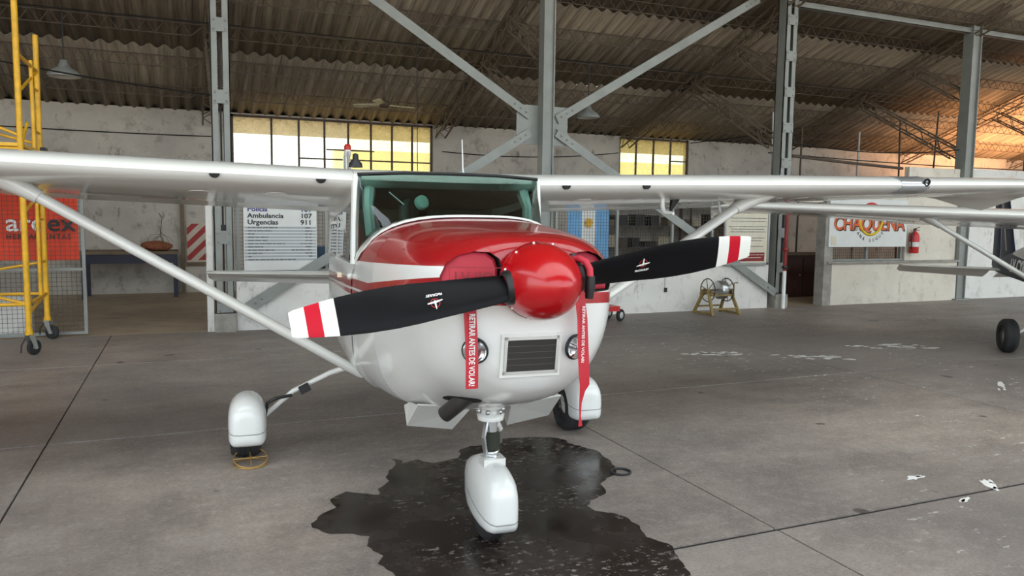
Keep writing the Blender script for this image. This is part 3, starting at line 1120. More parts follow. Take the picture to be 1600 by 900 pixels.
        MB().tube([(s * .50, 1.66, 1.50), (s * .52, 1.74, 1.80), (s * .50, 1.84, 1.95)], [.032, .034, .05], 8).build('cabin_tube', M['shellwhite'], root)
        MB().tube([(s * .53, 1.85, 1.93), (s * .36, 1.82, 1.955)], .022, 8).build('cabin_tube', M['shellwhite'], root)
    m = MB()
    m.loft([[wing_pt(v, x, y, wing_station(.6)) for x, y in foil_loop(0, 1)] for v in (-.597, -.3, 0, .3, .597)])
    fixnormals(m.build('cabin_roof', M['shellwhite'], root))
    MB().tube([(-.585, 1.733, 1.988), (-.3, 1.712, 2.003), (0, 1.702, 2.005), (.3, 1.712, 2.003), (.585, 1.733, 1.988)], .012, 6).build('roof_seal', M['rubber'], root)
    hl = [[Vector(wing_pt(v, x, interp(AL, x), wing_station(.6))) + Vector((0, 0, -.008)) for v in (-.57, 0, .57)] for x in (.018, .04, .08, .15, .3, .5, .7, .9)]
    MB().loft(hl, closed=False).build('headlining', M['cabin'], root)
    # seats and rear bulkhead
    for s in (-1, 1):
        st_ = MB().box((s * .28, 2.35, 1.13), (.46, .5, .16)).build('seat', M['seat'], root)
        MB().box((s * .28, 2.62, 1.45), (.44, .12, .66), (-.15, 0, 0)).build('seat_back', M['seat'], st_)
    # ---- wings
    for s in (-1, 1):
        vs = [s * v for v in (.60, .9, 1.4, 2.0, 2.6, 3.2, 3.72)] if True else None
        vs_all = [s * v for v in (.60, 1.0, 1.5, 2.0, 2.6, 3.2, 3.7, 4.0, 4.6, 5.22)]
        w = fixnormals(MB().loft(wing_loft(vs_all, 0, .75)).build('wing', M['shellwhite'], root))
        fixnormals(MB().loft(wing_loft([s * v for v in (.63, 1.6, 2.6, 2.86)], .755, 1.0, droop=.05)).build('flap', M['shellwhite'], w))
        fixnormals(MB().loft(wing_loft([s * v for v in (2.89, 3.8, 4.6, 5.20)], .755, 1.0)).build('aileron', M['shellwhite'], w))
        rings = []
        lp = foil_loop(0, 1)
        for v, k, dr in ((5.225, 1, 0), (5.33, .97, -.012), (5.42, .88, -.04), (5.48, .72, -.075), (5.50, .45, -.10)):
            u0, z0, c, p = wing_station(5.225)
            rings.append([(s * v, wing_pt(s * v, x * k + (1 - k) * .35, y * k, (u0, z0, c, p))[1], wing_pt(s * v, x, y * k, (u0, z0, c, p))[2] + dr * (0.3 + x)) for x, y in lp])
        fixnormals(MB().loft(rings).build('wing_tip', M['shellwhite'], w))
        # strut with fairings
        a, b = Vector((s * .47, 2.18, .635)), Vector((s * 2.53, 2.12, 1.915))
        def srings(p0, p1, cs):
            out = []
            for t, ch, th in cs:
                p = p0.lerp(p1, t)
                d = (p1 - p0).normalized()
                x = Vector((0, 1, 0)); x = (x - d * d.dot(x)).normalized(); y = d.cross(x)
                out.append([p + x * ch * math.cos(2 * PI * k / 16) * .5 + y * th * math.sin(2 * PI * k / 16) * .5 for k in range(16)])
            return out
        so = MB().loft(srings(a, b, [(.01, .03, .02), (.014, .10, .055), (.03, .12, .068), (.94, .12, .068), (.97, .12, .06)])).build('wing_strut', M['shellwhite'], root)
        MB().loft(srings(a, b, [(.925, .14, .085), (.96, .20, .10), (1.0, .30, .13), (1.035, .42, .15)])).build('strut_fairing', M['shellwhite'], so)
        if fancy:
            for v, r in ((.80, .04), (1.40, .04)):
                v = s * v
                p = Vector(wing_pt(v, .004, -.012))
                q = MB()
                q.loft([[p + Vector((.030 * math.cos(a_), -.014, .016 - .026 * abs(math.sin(a_)))) for a_ in [PI * k / 8 for k in range(9)]], [p + Vector((.030 * math.cos(a_), .03, .016 - .026 * abs(math.sin(a_)))) for a_ in [PI * k / 8 for k in range(9)]]])
                q.build('air_vent', M['dark'], w)
            for v, x in ((1.05, .2), (1.5, .24), (3.0, .25)):
                p = [Vector(wing_pt(s * v + .07 * math.cos(2 * PI * k / 20), x + .055 * math.sin(2 * PI * k / 20), interp(AL, x + .055 * math.sin(2 * PI * k / 20)))) for k in range(20)]
                MB().loft([[q + Vector((0, 0, -.0025)) for q in p], [q + Vector((0, 0, .01)) for q in p]]).build('inspection_cover', M['shellwhite'], w)
    if fancy:
        w = [o for o in root.children if o.name.startswith('wing') and o.data.vertices[0].co.x > 0 and not o.name.startswith('wing_strut')][0]
        m = MB()
        lp = [(x, y) for x, y in foil_loop(0, .12)]
        rings = []
        for v in (3.70, 3.78, 3.86, 3.94, 4.0):
            u0, z0, c, p = wing_station(v)
            k = 1.0 if 3.7 < v < 4.0 else .8
            rings.append([Vector(wing_pt(v, x * k + .004, y)) + Vector((0, -.012 * k, .004 * (1 if y > 0 else -1))) for x, y in lp])
        lens = fixnormals(m.loft(rings).build('landing_light', M['lamp_silver'], w, label='clear bulged landing light cover let into the leading edge'))
        MB().torus(wing_pt(3.96, -.004, .012), .026, .009, (0, 1, .2)).build('light_rim', M['dark'], lens)
        # pitot tube and temperature probe under the same wing
        z = wing_pt(1.66, .15, interp(AL, .15))
        MB().tube([(1.66, z[1], z[2] + .02), (1.66, z[1] - .01, z[2] - .07), (1.67, z[1] - .03, z[2] - .105), (1.70, z[1] - .10, z[2] - .11)], [.018, .017, .017, .012], 8).build('pitot_tube', M['shellwhite'], w)
        MB().tube([(1.83, z[1] + .1, z[2] + .02), (1.79, z[1] + .1, z[2] - .09)], [.045, .008], 8).build('stall_vane', M['black'], w)
        MB().tube([(2.38, 2.35, wing_pt(2.38, .4, interp(AL, .4))[2] + .01), (2.40, 2.33, wing_pt(2.38, .4, interp(AL, .4))[2] - .12)], [.010, .009], 6).build('vent_tube', M['shellwhite'], w)
    # ---- tail
    def tail_surf(name, st, vert, mats, parent, droop=0):
        rings = []
        lp = [(x, y) for x, y in [(1, 0), (.7, .035), (.4, .055), (.15, .045), (.03, .02), (0, 0), (.03, -.02), (.15, -.045), (.4, -.055), (.7, -.035)]]
        for a, u0, b, c in st:
            rings.append([((b + y * c, u0 + x * c, a) if vert else (a, u0 + x * c, b + y * c - x * c * droop)) for x, y in lp])
        return fixnormals(MB().loft(rings).build(name, mats, parent))
    for s in (-1, 1):
        st_ = tail_surf('stabilizer', [(s * .05, 6.95, .96, .62), (s * 1.62, 7.12, .985, .46), (s * 1.74, 7.2, .985, .36), (s * 1.775, 7.3, .985, .2)], False, M['shellwhite'], root)
        tail_surf('elevator', [(s * .10, 7.59, .955, .50), (s * 1.70, 7.61, .975, .36), (s * 1.77, 7.63, .98, .26)], False, M['shellwhite'], st_, .42)
    fin = tail_surf('fin', [(.98, 6.5, 0, .95), (1.35, 6.62, 0, .78), (2.50, 7.17, 0, .40), (2.56, 7.25, 0, .28)], True, M[P], root)
    tail_surf('rudder', [(1.0, 7.47, 0, .42), (1.35, 7.42, 0, .44), (2.50, 7.59, 0, .32), (2.55, 7.6, 0, .26)], True, M[P], fin)
    if fancy:
        MB().tube([(0, 7.35, 2.5), (0, 7.35, 2.58)], .045, 12).build('beacon_base', M['shellwhite'], fin)
        MB().lathe([(.045, 0), (.045, .05), (.03, .075), (.001, .08)], (0, 7.35, 2.58), n=14).build('beacon', M['redp'], fin, label='red rotating beacon lens on the fin tip')
        MB().tube([(.43, 2.9, 2.0), (.395, 2.92, 2.10), (.375, 2.88, 2.34)], [.008, .006, .004], 6).build('whip_antenna', M['white'], root, label='white whip antenna on the cabin roof')
        MB().lathe([(.05, 0), (.045, .03), (.022, .05), (.02, .09), (.001, .10)], (-.50, 2.5, 2.075), n=12).build('roof_vent', M['black'], root)
    # ---- main gear
    for s in (-1, 1):
        leg = MB().tube([(s * .42, 2.60, .665), (s * .68, 2.62, .585), (s * .94, 2.64, .462), (s * 1.14, 2.66, .29)], [.030, .021, .019, .018], 10).build('gear_leg', M['shellwhite'], root)
        if fancy:
            MB().box((s * .86, 2.61, .485), (.075, .06, .055), (0, s * .45, 0)).build('clip', M['black'], leg)
            MB().tube([(s * .95, 2.61, .44), (s * 1.06, 2.58, .43), (s * 1.12, 2.58, .40), (s * 1.135, 2.60, .30)], .012, 6).build('brake_hose', M['black'], leg)
        wheel(root, (s * 1.268, 2.68, .20 if fancy else .245), .20 if fancy else .245, .215 if fancy else .19)
        MB().lathe([(.10, -.012), (.10, .012), (.03, .016), (.03, .04)], (s * 1.185, 2.68, .20), (-s, 0, 0), 24).build('brake_disc', M['exhaust'], root)
        if fancy:
            fairing_shell(root, 'wheel_fairing', s * 1.275 + .02, [(2.36, .05, .20, .36), (2.368, .085, .168, .41), (2.40, .112, .146, .45), (2.47, .126, .138, .48), (2.60, .130, .136, .492), (2.72, .122, .14, .47), (2.86, .095, .155, .42), (2.98, .055, .19, .36), (3.06, .01, .24, .30)], M['main_fair'])
    # ---- nose gear
    MB().lathe([(.07, 0), (.075, .03), (.055, .035), (.055, .06), (.07, .065), (.07, .09), (.045, .10)][::1], (-.005, .80, .665), n=20).build('strut_collar', M['shellwhite'], root)
    leg = MB().lathe([(.036, -.20), (.036, 0)], (0, .80, .67), n=16).build('nose_strut', M['chrome'], root)
    MB().lathe([(.030, 0), (.045, .004), (.045, .018), (.034, .022), (.034, .03), (.044, .034), (.044, .05), (.034, .055)], (0, .80, .445), n=16).build('strut_gland', M['chrome'], leg)
    bt = [(.040, 0)]
    for k in range(6):
        bt += [(.050, .006 + k * .0155), (.043, .013 + k * .0155)]
    MB().lathe(bt + [(.038, .10)], (0, .80, .50), n=16).build('strut_boot', M['olive'], leg)
    MB().tube([(-.03, .79, .66), (-.062, .74, .585), (-.035, .78, .47)], .013, 6).build('torque_link', M['alu'], leg)
    MB().tube([(.03, .79, .64), (.055, .83, .60)], .02, 6).build('steering_rod', M['shellwhite'], leg)
    for a_ in range(6):
        an = a_ * PI / 3
        MB().sphere((.068 * math.cos(an) - .005, .80 + .068 * math.sin(an), .715), .014, 6, 5).build('bolt', M['alu'], leg)
    MB().box((0, .78, .44), (.12, .10, .05)).build('fairing_cap', M['shellwhite'], root)
    wheel(root, (0, .82, .175), .175, .125)
    fairing_shell(root, 'nose_fairing', 0, [(.53, .03, .19, .31), (.536, .055, .160, .355), (.56, .076, .130, .398), (.61, .092, .118, .430), (.70, .101, .112, .448), (.82, .101, .112, .450), (.96, .090, .118, .43), (1.12, .06, .14, .37), (1.24, .025, .19, .31), (1.29, .008, .22, .27)], M['nose_fair'])
    # ---- cowl flaps and exhaust
    for s in (-1, 1):
        m = MB()
        A_, B_ = (s * .40, .80, .765), (s * .11, .80, .735)
        C_, D_ = (s * .16, 1.02, .56), (s * .415, 1.02, .60)
        m.prism([A_, B_, C_, D_], (0, .012, .006))
        m.prism([A_, D_, (s * .42, 1.08, .70), (s * .41, .98, .74)], (-s * .01, 0, 0))
        m.prism([B_, C_, (s * .13, 1.08, .68), (s * .11, .98, .74)], (s * .01, 0, 0))
        fixnormals(m.build('cowl_flap', M['shellwhite'], root))
    if fancy:
        p0, p1 = Vector((-.205, .45, .90)), Vector((-.312, .575, .768))
        d = (p1 - p0).normalized()
        ex = MB().lathe([(.041, 0), (.041, (p1 - p0).length), (.0365, (p1 - p0).length), (.0365, .02), (.001, .02)], p0, d, 20).build('exhaust_pipe', M['exhaust'], root)
        c = Vector((-.265, .50, 0))
        hole = []
        for k in range(20):
            a_ = 2 * PI * k / 20
            v, z = -.238 + .066 * math.cos(a_), .865 + .030 * math.sin(a_) + .016 * math.cos(a_)
            uu = surf_u(v, z)
            hole.append(Vector((v + NS * max(0, 1 - uu / .9), uu - .004, z - .003)))
        MB().prism(hole, (0, .02, .0)).build('exhaust_opening', M['dark'], ex)
        # ---- oil cooler grille
        gz0, gz1, gx0, gx1 = 1.058, 1.222, -.135, .118
        y0 = .089
        sh = [(0, 0, 0)]
        def tilt(p):       # the grille leans back towards its foot
            return (p[0] - (gz1 - p[2]) * .06 + NS, p[1], p[2])
        fr = MB()
        t_ = .013
        for a, b in (((gx0, gz0), (gx1, gz0 + t_)), ((gx0, gz1 - t_), (gx1, gz1)), ((gx0, gz0), (gx0 + t_, gz1)), ((gx1 - t_, gz0), (gx1, gz1))):
            fr.span((a[0], y0 - .012, a[1]), (b[0], y0 + .01, b[1]))
        fr.v = [tilt(v) for v in fr.v]
        g = fr.build('grille_frame', M['alu'], root, label='bright metal frame round the oil cooler')
        sur = MB().span((gx0 - .014, y0 - .004, gz0 - .014), (gx1 + .014, y0 + .03, gz1 + .012))
        sur.v = [tilt(v) for v in sur.v]
        sur.build('grille_surround', M['shellwhite'], g)
        core = MB().span((gx0 + t_, y0 - .006, gz0 + t_), (gx1 - t_, y0 + .012, gz1 - t_))
        core.v = [tilt(v) for v in core.v]
        core.build('cooler_core', M['radiator'], g)
        for k in range(1, 5):
            z = gz0 + t_ + (gz1 - gz0 - 2 * t_) * k / 5
            sl = MB().span((gx0 + t_, y0 - .0085, z - .0014), (gx1 - t_, y0 - .004, z + .0014))
            sl.v = [tilt(v) for v in sl.v]
            sl.build('slat', M['exhaust'], g)
        # ---- landing lights in the chin
        for v, ax in ((-.262, (-.50, -1, -.12)), (.196, (.34, -1, -.12))):
            z = 1.168
            ax = Vector(ax).normalized()
            c = Vector((v + NS, surf_u(v, z), z)) + ax * .004
            lt = MB().torus(c + ax * .006, .054, .006, ax, 28, 8).build('nose_light', M['black'], root)
            MB().lathe([(.052, .004), (.045, -.006), (.02, -.012), (.001, -.013)], c + ax * .012, ax, 24).build('reflector', M['chrome'], lt)
            MB().lathe([(.012, -.012), (.012, .008), (.001, .010)], c + ax * .012, ax, 12).build('bulb', M['alu'], lt)
            MB().lathe([(.052, .006), (.04, .014), (.02, .019), (.001, .020)], c + ax * .012, ax, 24).build('lens', M['clear_glass'], lt)
        # ---- compass pod on the glare shield
        pod = MB().box((-.30, 1.52, 1.775), (.09, .07, .10), (0, .4, .3)).tube([(-.33, 1.5, 1.72), (-.33, 1.5, 1.80)], .045, 10).build('instrument_pod', M['black'], root)
        MB().lathe([(.042, 0), (.042, .03), (.034, .034), (.001, .034)], (-.245, 1.49, 1.815), (.35, -1, .35), 18).build('pod_dial', simple('pale_green_dial', srgb(170, 190, 178), .4), pod)
        MB().tube([(-.33, 1.52, 1.80), (-.42, 1.56, 1.88)], .0035, 5).build('pod_stalk', M['white'], pod)
    # ---- propeller
    HZ = 1.47
    be = MB()
    stn = [(.09, .10, 52, .55), (.14, .128, 47, .40), (.19, .140, 42, .28), (.25, .146, 38, .21), (.35, .156, 34, .16), (.45, .165, 31, .13), (.55, .176, 27, .11), (.65, .180, 24, .10), (.75, .174, 21.5, .09), (.85, .158, 19.5, .085), (.95, .134, 18, .08), (1.03, .108, 17, .08), (1.046, .095, 17, .06)]
    prof = [(-.5, 0), (-.42, .30), (-.25, .46), (0, .5), (.25, .42), (.42, .2), (.5, 0), (.42, -.12), (.25, -.22), (0, -.28), (-.25, -.26), (-.42, -.17)]
    rings = []
    for r, c, p, th in stn:
        p = math.radians(p)
        cd = Vector((0, -math.sin(p), math.cos(p)))
        nd = Vector((0, -math.cos(p), -math.sin(p)))
        rings.append([Vector((r, 0, 0)) + cd * (-a) * c + nd * b * th * c for a, b in prof])
    bm_ = be.loft(rings)
    blade = fixnormals(bm_.build('propeller_blade', M['blade'], root, (NS, 0, HZ), rot=(0, -math.radians(8.3), 0), label='black blade with white and red tip bands'))
    kids = []
    if fancy:
        r = .475
        p = math.radians(31)
        cd = Vector((0, -math.sin(p), math.cos(p))); nd = Vector((0, -math.cos(p), -math.sin(p)))
        def bp(x, y, o=.0):
            return Vector((r + x, 0, 0)) + cd * y + nd * (.013 + o - abs(y - .0) * .03)
        k = MB()
        n = 28
        k.loft([[bp(.020 * math.cos(2 * PI * i / n), .018 + .020 * math.sin(2 * PI * i / n), .001) for i in range(n)] + [bp(.020, .018, .001)], [bp(.0175 * math.cos(2 * PI * i / n), .018 + .0175 * math.sin(2 * PI * i / n), .001) for i in range(n)] + [bp(.0175, .018, .001)]], closed=False)
        d1 = k.build('emblem_ring', M['redp'], blade)
        k = MB()
        k.prism([bp(x, y + .014, .0015) for x, y in [(-.032, -.004), (-.004, .004), (-.002, .028), (0, .032), (.002, .028), (.004, .004), (.032, .006), (.032, .001), (.004, -.004), (0, -.009), (-.004, -.005), (-.032, -.008)]], nd * .0006)
        k.build('emblem_bird', M['white'], blade)
        Mt = Matrix.Translation(bp(-.036, -.022, .002)) @ Matrix((Vector((1, 0, 0)), cd, nd)).transposed().to_4x4()
        text('emblem_lettering', 'McCAULEY', .014, M['white'], blade, Mt, bold=.0006, extr=.0004)
    copy_tree(blade, root, (NS, 0, HZ)).rotation_euler = (0, PI - math.radians(8.3), 0)
    sp = MB().lathe([(.166, .075), (.168, .04), (.166, .0), (.158, -.05), (.143, -.10), (.122, -.145), (.093, -.187), (.060, -.22), (.028, -.238), (.001, -.243)], (0, 0, HZ), (0, 1, 0), 40).build('spinner', M['red'] if fancy else M['shellwhite'], root, (NS, 0, 0))
    fixnormals(sp)
    if fancy:
        MB().lathe([(.169, .045), (.171, .06), (.169, .075), (.05, .09)], (0, 0, HZ), (0, 1, 0), 40).build('backplate', M['red'], sp)
        for k in range(12):
            a_ = 2 * PI * k / 12 + .2
            MB().sphere((.168 * math.cos(a_), .02, HZ + .168 * math.sin(a_)), .006, 6, 5).build('screw', M['white'], sp)
        for s in (-1, 1):
            e = Vector((math.cos(math.radians(8.3)), 0, math.sin(math.radians(8.3)))) * s
            MB().lathe([(.080, .120), (.072, .170), (.064, .174), (.055, .174)], Vector((0, .0, HZ)), e, 20).build('blade_cuff', M['black'], sp)

INLET = [(.150, 1.46), (.150, 1.52), (.165, 1.565), (.205, 1.592), (.27, 1.594), (.335, 1.575), (.383, 1.535), (.405, 1.485), (.408, 1.44), (.385, 1.415), (.25, 1.41), (.17, 1.42)]
plane = thing('aeroplane', 'white and red high-wing aeroplane with black two-blade propeller, front and centre', 'aeroplane', (1.42, 2.95, 0), -math.radians(4.4))
build_aircraft(plane, 'paint', True)

# things hung on the parked aeroplane (world placed through its frame)
RZ = Matrix.Translation((1.42, 2.95, 0)) @ Matrix.Rotation(-math.radians(4.4), 4, 'Z')
def pthing(name, label, cat, loc, group=None):
    t = thing(name, label, cat, RZ @ (Vector(loc) + Vector((NS, 0, 0))), -math.radians(4.4), group)
    return t
def off(m, loc):
    l = Vector(loc)
    m.v = [tuple(Vector(v) - l) for v in m.v]
    return m
def plug(s, label):
    t = pthing('intake_plug', label, 'intake plug', (s * .28, .16, 1.5))
    out = []
    cx, cz = .28, 1.50
    pts = [(cx + (x - cx) * .955, cz + (z - cz) * .95) for x, z in INLET]
    m = MB()
    front = [Vector((s * x, max(surf_u(x, z), .115) + .028, z)) for x, z in pts]
    mid = [Vector((s * (cx + (x - cx) * .9), p.y - .008, cz + (z - cz) * .88)) for (x, z), p in zip(pts, front)]
    back = [Vector((p.x, p.y + .10, p.z)) for p in front]
    if True:
        m.loft([mid, front, back])
    o = fixnormals(off(m, (s * .28, .16, 1.5)).build('cushion', M['plug'], t))
    return t
p1 = plug(-1, 'red vinyl intake plug marked with a registration, under the raised cowling lip')
M_inkplug = M['maroon']
fm = Matrix(((1, 0, 0, -.075), (0, 0, -1, -.036), (0, 1, 0, -.035), (0, 0, 0, 1)))
text('lettering', 'LV-IIO', .062, M_inkplug, p1, fm @ Matrix.Rotation(math.radians(-18), 4, 'Y'), bold=.001, extr=.0008)
fr_ = MB().beam((-.02, 0, .062), (.215, 0, .062), .002, .003).beam((-.02, 0, -.03), (-.02, 0, .062), .002, .003)
fo_ = fr_.build('label_outline', M_inkplug, p1)
fo_.data.transform(fm @ Matrix.Rotation(math.radians(-18), 4, 'Y') @ Matrix.Rotation(-PI / 2, 4, 'X'))
p2 = plug(1, 'red vinyl intake plug partly hidden behind the spinner and propeller lock')

def ribbon(name, label, path, w, loc, txt, tx, flip, grp=None):
    t = pthing(name, label, 'warning streamer', loc)
    rings = []
    for (v, u, z, ww, tw) in path:
        d = Vector((math.cos(tw), math.sin(tw), 0))
        c = Vector((v, u, z))
        rings.append([c - d * ww / 2, c + d * ww / 2])
    m = MB()
    m.loft(rings, closed=False)
    m.loft([[p + Vector((0, .0015, 0)) for p in r] for r in rings], closed=False)
    off(m, loc).build('band', M['ribbon'], t)
    return t
S1 = (-.30, .075, 1.40)
r1 = ribbon('warning_streamer', 'red streamer with white lettering hanging flat over the chin light', [(-.296, .088, 1.42, .056, 0), (-.294, .075, 1.30, .056, .02), (-.292, .060, 1.20, .056, .03), (-.290, .058, 1.10, .056, .03), (-.289, .062, 1.01, .056, .02)], .056, S1, '', 0, False)
Mt = Matrix(((0, 1, 0, -.2915 + .3 - .013), (0, 0, -1, .0535 - .075), (-1, 0, 0, 1.335 - 1.40), (0, 0, 0, 1)))
text('lettering', 'RETIRAR ANTES DE VOLAR!', .036, M['ribbonink'], r1, Mt, bold=.0008, sx=.70, extr=.0006)
S2 = (.205, .05, 1.42)
r2 = ribbon('warning_streamer', 'red folded streamer trailing from the propeller lock down past the chin light', [(.185, .035, 1.44, .05, .1), (.20, .02, 1.30, .052, .15), (.207, .018, 1.15, .055, .12), (.214, .02, 1.06, .055, .12), (.220, .025, 1.005, .050, .15), (.212, .03, .975, .032, .3), (.206, .035, .92, .020, .6), (.208, .04, .86, .020, .8), (.210, .04, .815, .026, .4)], .05, S2, '', 0, True)
Mt = Matrix(((0, -1, 0, -.0095), (0, 0, -1, .012 - .05), (-1, 0, 0, 1.36 - 1.42), (0, 0, 0, 1)))
text('lettering', 'RETIRAR ANTES DE VOLAR!', .030, M['ribbonink'], r2, Mt @ Matrix.Diagonal((1, -.62, 1, 1)), bold=.0006, sx=.68, extr=.0006)
# hoop shaped propeller lock over the root of the blade
t = pthing('propeller_lock', 'red padded propeller lock with black grips clamped round the blade root', 'propeller lock', (.19, -.03, 1.5))
m = MB().tube([(.135, .02, 1.565), (.15, -.05, 1.572), (.168, -.075, 1.56), (.180, -.09, 1.53), (.182, -.095, 1.485)], .0145, 10)
off(m, (.19, -.03, 1.5)).build('padded_tube', M['plug'], t)
m = MB().tube([(.182, -.095, 1.50), (.181, -.094, 1.455), (.179, -.09, 1.405)], [.019, .022, .017], 10)
off(m, (.19, -.03, 1.5)).build('grip', M['black'], t)
m = MB().tube([(.118, .035, 1.56), (.142, -.01, 1.575)], .020, 10)
off(m, (.19, -.03, 1.5)).build('grip', M['black'], t)

# second aircraft, parked beyond the right wing
plane2 = thing('aeroplane', 'white and dark blue high-wing aeroplane with tail letters, parked beyond the right-hand wing', 'aeroplane', (0, 0, 0), 0)
build_aircraft(plane2, 'paint_blue', False)

P2S = .93
plane2.location = (9.55, 4.15, 0)
plane2.rotation_euler = (0, 0, -math.radians(38.5))
plane2.scale = (P2S, P2S, P2S)
u0 = 6.05
nx = Vector((-.118, -1, 0)).normalized()
nn = Vector((-1, .118, .08)).normalized()
ny = nn.cross(nx)
Mt = Matrix.Translation(Vector((-side_v(u0, 1.1) - .022, u0, .99))) @ Matrix((nx, ny, nn)).transposed().to_4x4()
text('registration_lettering', 'LV-CYR', .34, M['white'], plane2, Mt, bold=.004, extr=.003)

# ================================================================ PUDDLE AND FLOOR THINGS
PUD = [(0.613, 4.293), (0.682, 4.416), (0.781, 4.495), (0.772, 4.62), (0.882, 4.73), (0.972, 4.659), (1.082, 4.606), (1.087, 4.7), (1.181, 4.829), (1.229, 5.042), (1.317, 5.14), (1.332, 5.255), (1.371, 5.241), (1.366, 5.151), (1.465, 5.205), (1.568, 5.075), (1.766, 5.124), (1.861, 5.299), (1.947, 5.369), (2.159, 5.308), (2.255, 5.452), (2.489, 5.421), (2.67, 5.317), (2.711, 5.102), (2.793, 4.917), (2.781, 4.68), (2.689, 4.462), (2.601, 4.371), (2.531, 4.344), (2.472, 4.274), (2.432, 4.114), (2.274, 4.045), (2.199, 3.973), (2.214, 3.88), (2.306, 3.813), (2.326, 3.682), (2.353, 3.622), (2.286, 3.451), (2.353, 3.336), (2.303, 3.149), (2.242, 2.983), (2.034, 2.674), (1.7, 2.45), (1.2, 2.6), (1.02, 3.0), (0.909, 3.302), (0.891, 3.541), (0.874, 3.629), (0.845, 3.686), (0.897, 3.768), (0.847, 3.828), (0.836, 3.899), (0.892, 4.026), (0.825, 4.025), (0.76, 4.086), (0.7, 4.119), (0.643, 4.168), (0.615, 4.235)]
out = []
for i in range(len(PUD)):
    a, b = Vector(PUD[i] + (0,)), Vector(PUD[(i + 1) % len(PUD)] + (0,))
    n = max(1, int((b - a).length / .035))
    for k in range(n):
        p = a.lerp(b, k / n)
        q = noise.noise_vector(p * 9) * .028 + noise.noise_vector(p * 25) * .012
        out.append((p.x + q.x, p.y + q.y, .0006))
m = MB()
m.prism(out, (0, 0, .0012))
pud = m.build('puddle', M['puddle'])
tag(pud, 'dark wet patch spread on the concrete under the nose wheel', 'puddle')

ringo = MB().torus((0, 0, .008), .066, .0085, n=32).build('rubber_ring', M['rubber'], None, (2.71, 4.43, .0))
tag(ringo, 'small black rubber ring lying flat on the concrete beside the puddle', 'ring')

hp = thing('wire_hoop', 'brass wire hoop with crossbars leaning at the foot of the right main wheel', 'wire hoop', (.375, 5.50, 0))
m = MB().torus((0, 0, 0), .112, .0045, n=36, m=6)
m.tube([(-.112, 0, 0), (.112, 0, 0)], .004, 6).tube([(0, -.112, 0), (0, .112, 0)], .004, 6)
m.build('ring', M['brass'], hp, (0, 0.01, .045), rot=(math.radians(20), 0, 0))
MB().torus((0, 0, .006), .112, .0045, n=36, m=6).build('lower_ring', M['brass'], hp, (0, -.0, 0))

# ================================================================ SCAFFOLD TOWER
sc = thing('scaffold_tower', 'yellow tubular scaffold tower on black castors beside the wire gate', 'scaffold', (-1.76, 11.3, 0))
def legt(p0, p1, r=.03, name='scaffold_tube'):
    return MB().tube([p0, p1], r, 10).build(name, M['yellow'], sc, fix=True)
for X_, yf, yr in ((-1.76, 10.62, 11.95), (-4.1, 10.62, 11.95)):
    legt((X_, yf, .26), (X_, yf, 4.35), .034, 'scaffold_leg')
    legt((X_, yr, .26), (X_, yr, 4.02), .034, 'scaffold_leg')
    legt((X_, yr - .42, .62), (X_, yr - .42, 2.35), .024)
    legt((X_, yr - .42, 2.5), (X_, yr - .42, 3.62), .024)
    for z in (.62, 1.06, 1.62, 1.88, 2.75, 3.3):
        legt((X_, yr - .42, z), (X_, yr, z), .016, 'ladder_rung')
    for z in (.62, 1.92, 2.45, 3.55):
        legt((X_, yf, z), (X_, yr, z), .022)
    legt((X_, yf, .50), (X_, yr - .1, .62), .02)
    legt((X_, yf, 1.7), (X_, yr - .42, 1.9), .018)
    legt((X_, yf, 3.1), (X_, yr, 3.55), .018)
    legt((X_, yf, 2.46), (X_, yf + .5, 2.8), .018)
for (ya, za, yb_, zb_) in ((10.62, .62, 10.62, 1.35), (11.95, 1.05, 11.95, .62), (10.62, 2.6, 10.62, 3.6), (11.95, 2.6, 11.95, 3.2)):
    legt((-4.1, ya, zb_), (-1.76, yb_, za), .018, 'cross_brace')
for y in (10.62, 11.95):
    for z in (.62, 2.45):
        legt((-4.1, y, z), (-1.76, y, z), .022)
MB().span((-4.15, 10.6, 2.48), (-1.74, 11.97, 2.52)).build('deck', M['yellow'], sc, fix=True)
MB().span((-1.74, 11.8, 2.46), (-1.68, 12.02, 2.56)).build('deck_end', M['black'], sc, fix=True)
for X_, y, a in ((-1.76, 10.62, .9), (-1.76, 11.95, -.5), (-4.1, 10.62, .2), (-4.1, 11.95, .7)):
    ca = MB()
    o = Vector((X_, y, 0))
    d = Vector((math.cos(a), math.sin(a), 0))
    s_ = Vector((-d.y, d.x, 0))
    for k in (-1, 1):
        ca.prism([o + s_ * .035 * k + Vector((0, 0, .26)) - d * .04, o + s_ * .035 * k + Vector((0, 0, .26)) + d * .04, o + s_ * .035 * k + d * .085 + Vector((0, 0, .08)), o + s_ * .035 * k + d * .045 + Vector((0, 0, .07))], s_ * .006 * k)
    c_ = ca.build('castor_fork', M['galv'], sc, fix=True)
    w_ = MB().lathe([(.03, -.02), (.075, -.022), (.092, -.014), (.095, 0), (.092, .014), (.075, .022), (.03, .02)], o + d * .06 + Vector((0, 0, .095)), s_, 24).build('castor_wheel', M['rubber'], c_)
    for v in w_.data.vertices:
        v.co -= Vector(sc.location)
    b_ = MB().tube([o + Vector((0, 0, .30)), o + Vector((0, 0, .25))], .045, 10).build('castor_plate', M['yellow'], sc, fix=True)
    br = MB().tube([o - d * .05 + Vector((0, 0, .22)), o - d * .11 + Vector((0, 0, .14)), o - d * .12 + Vector((0, 0, .05))], .008, 6).build('castor_brake', M['black'], sc, fix=True)

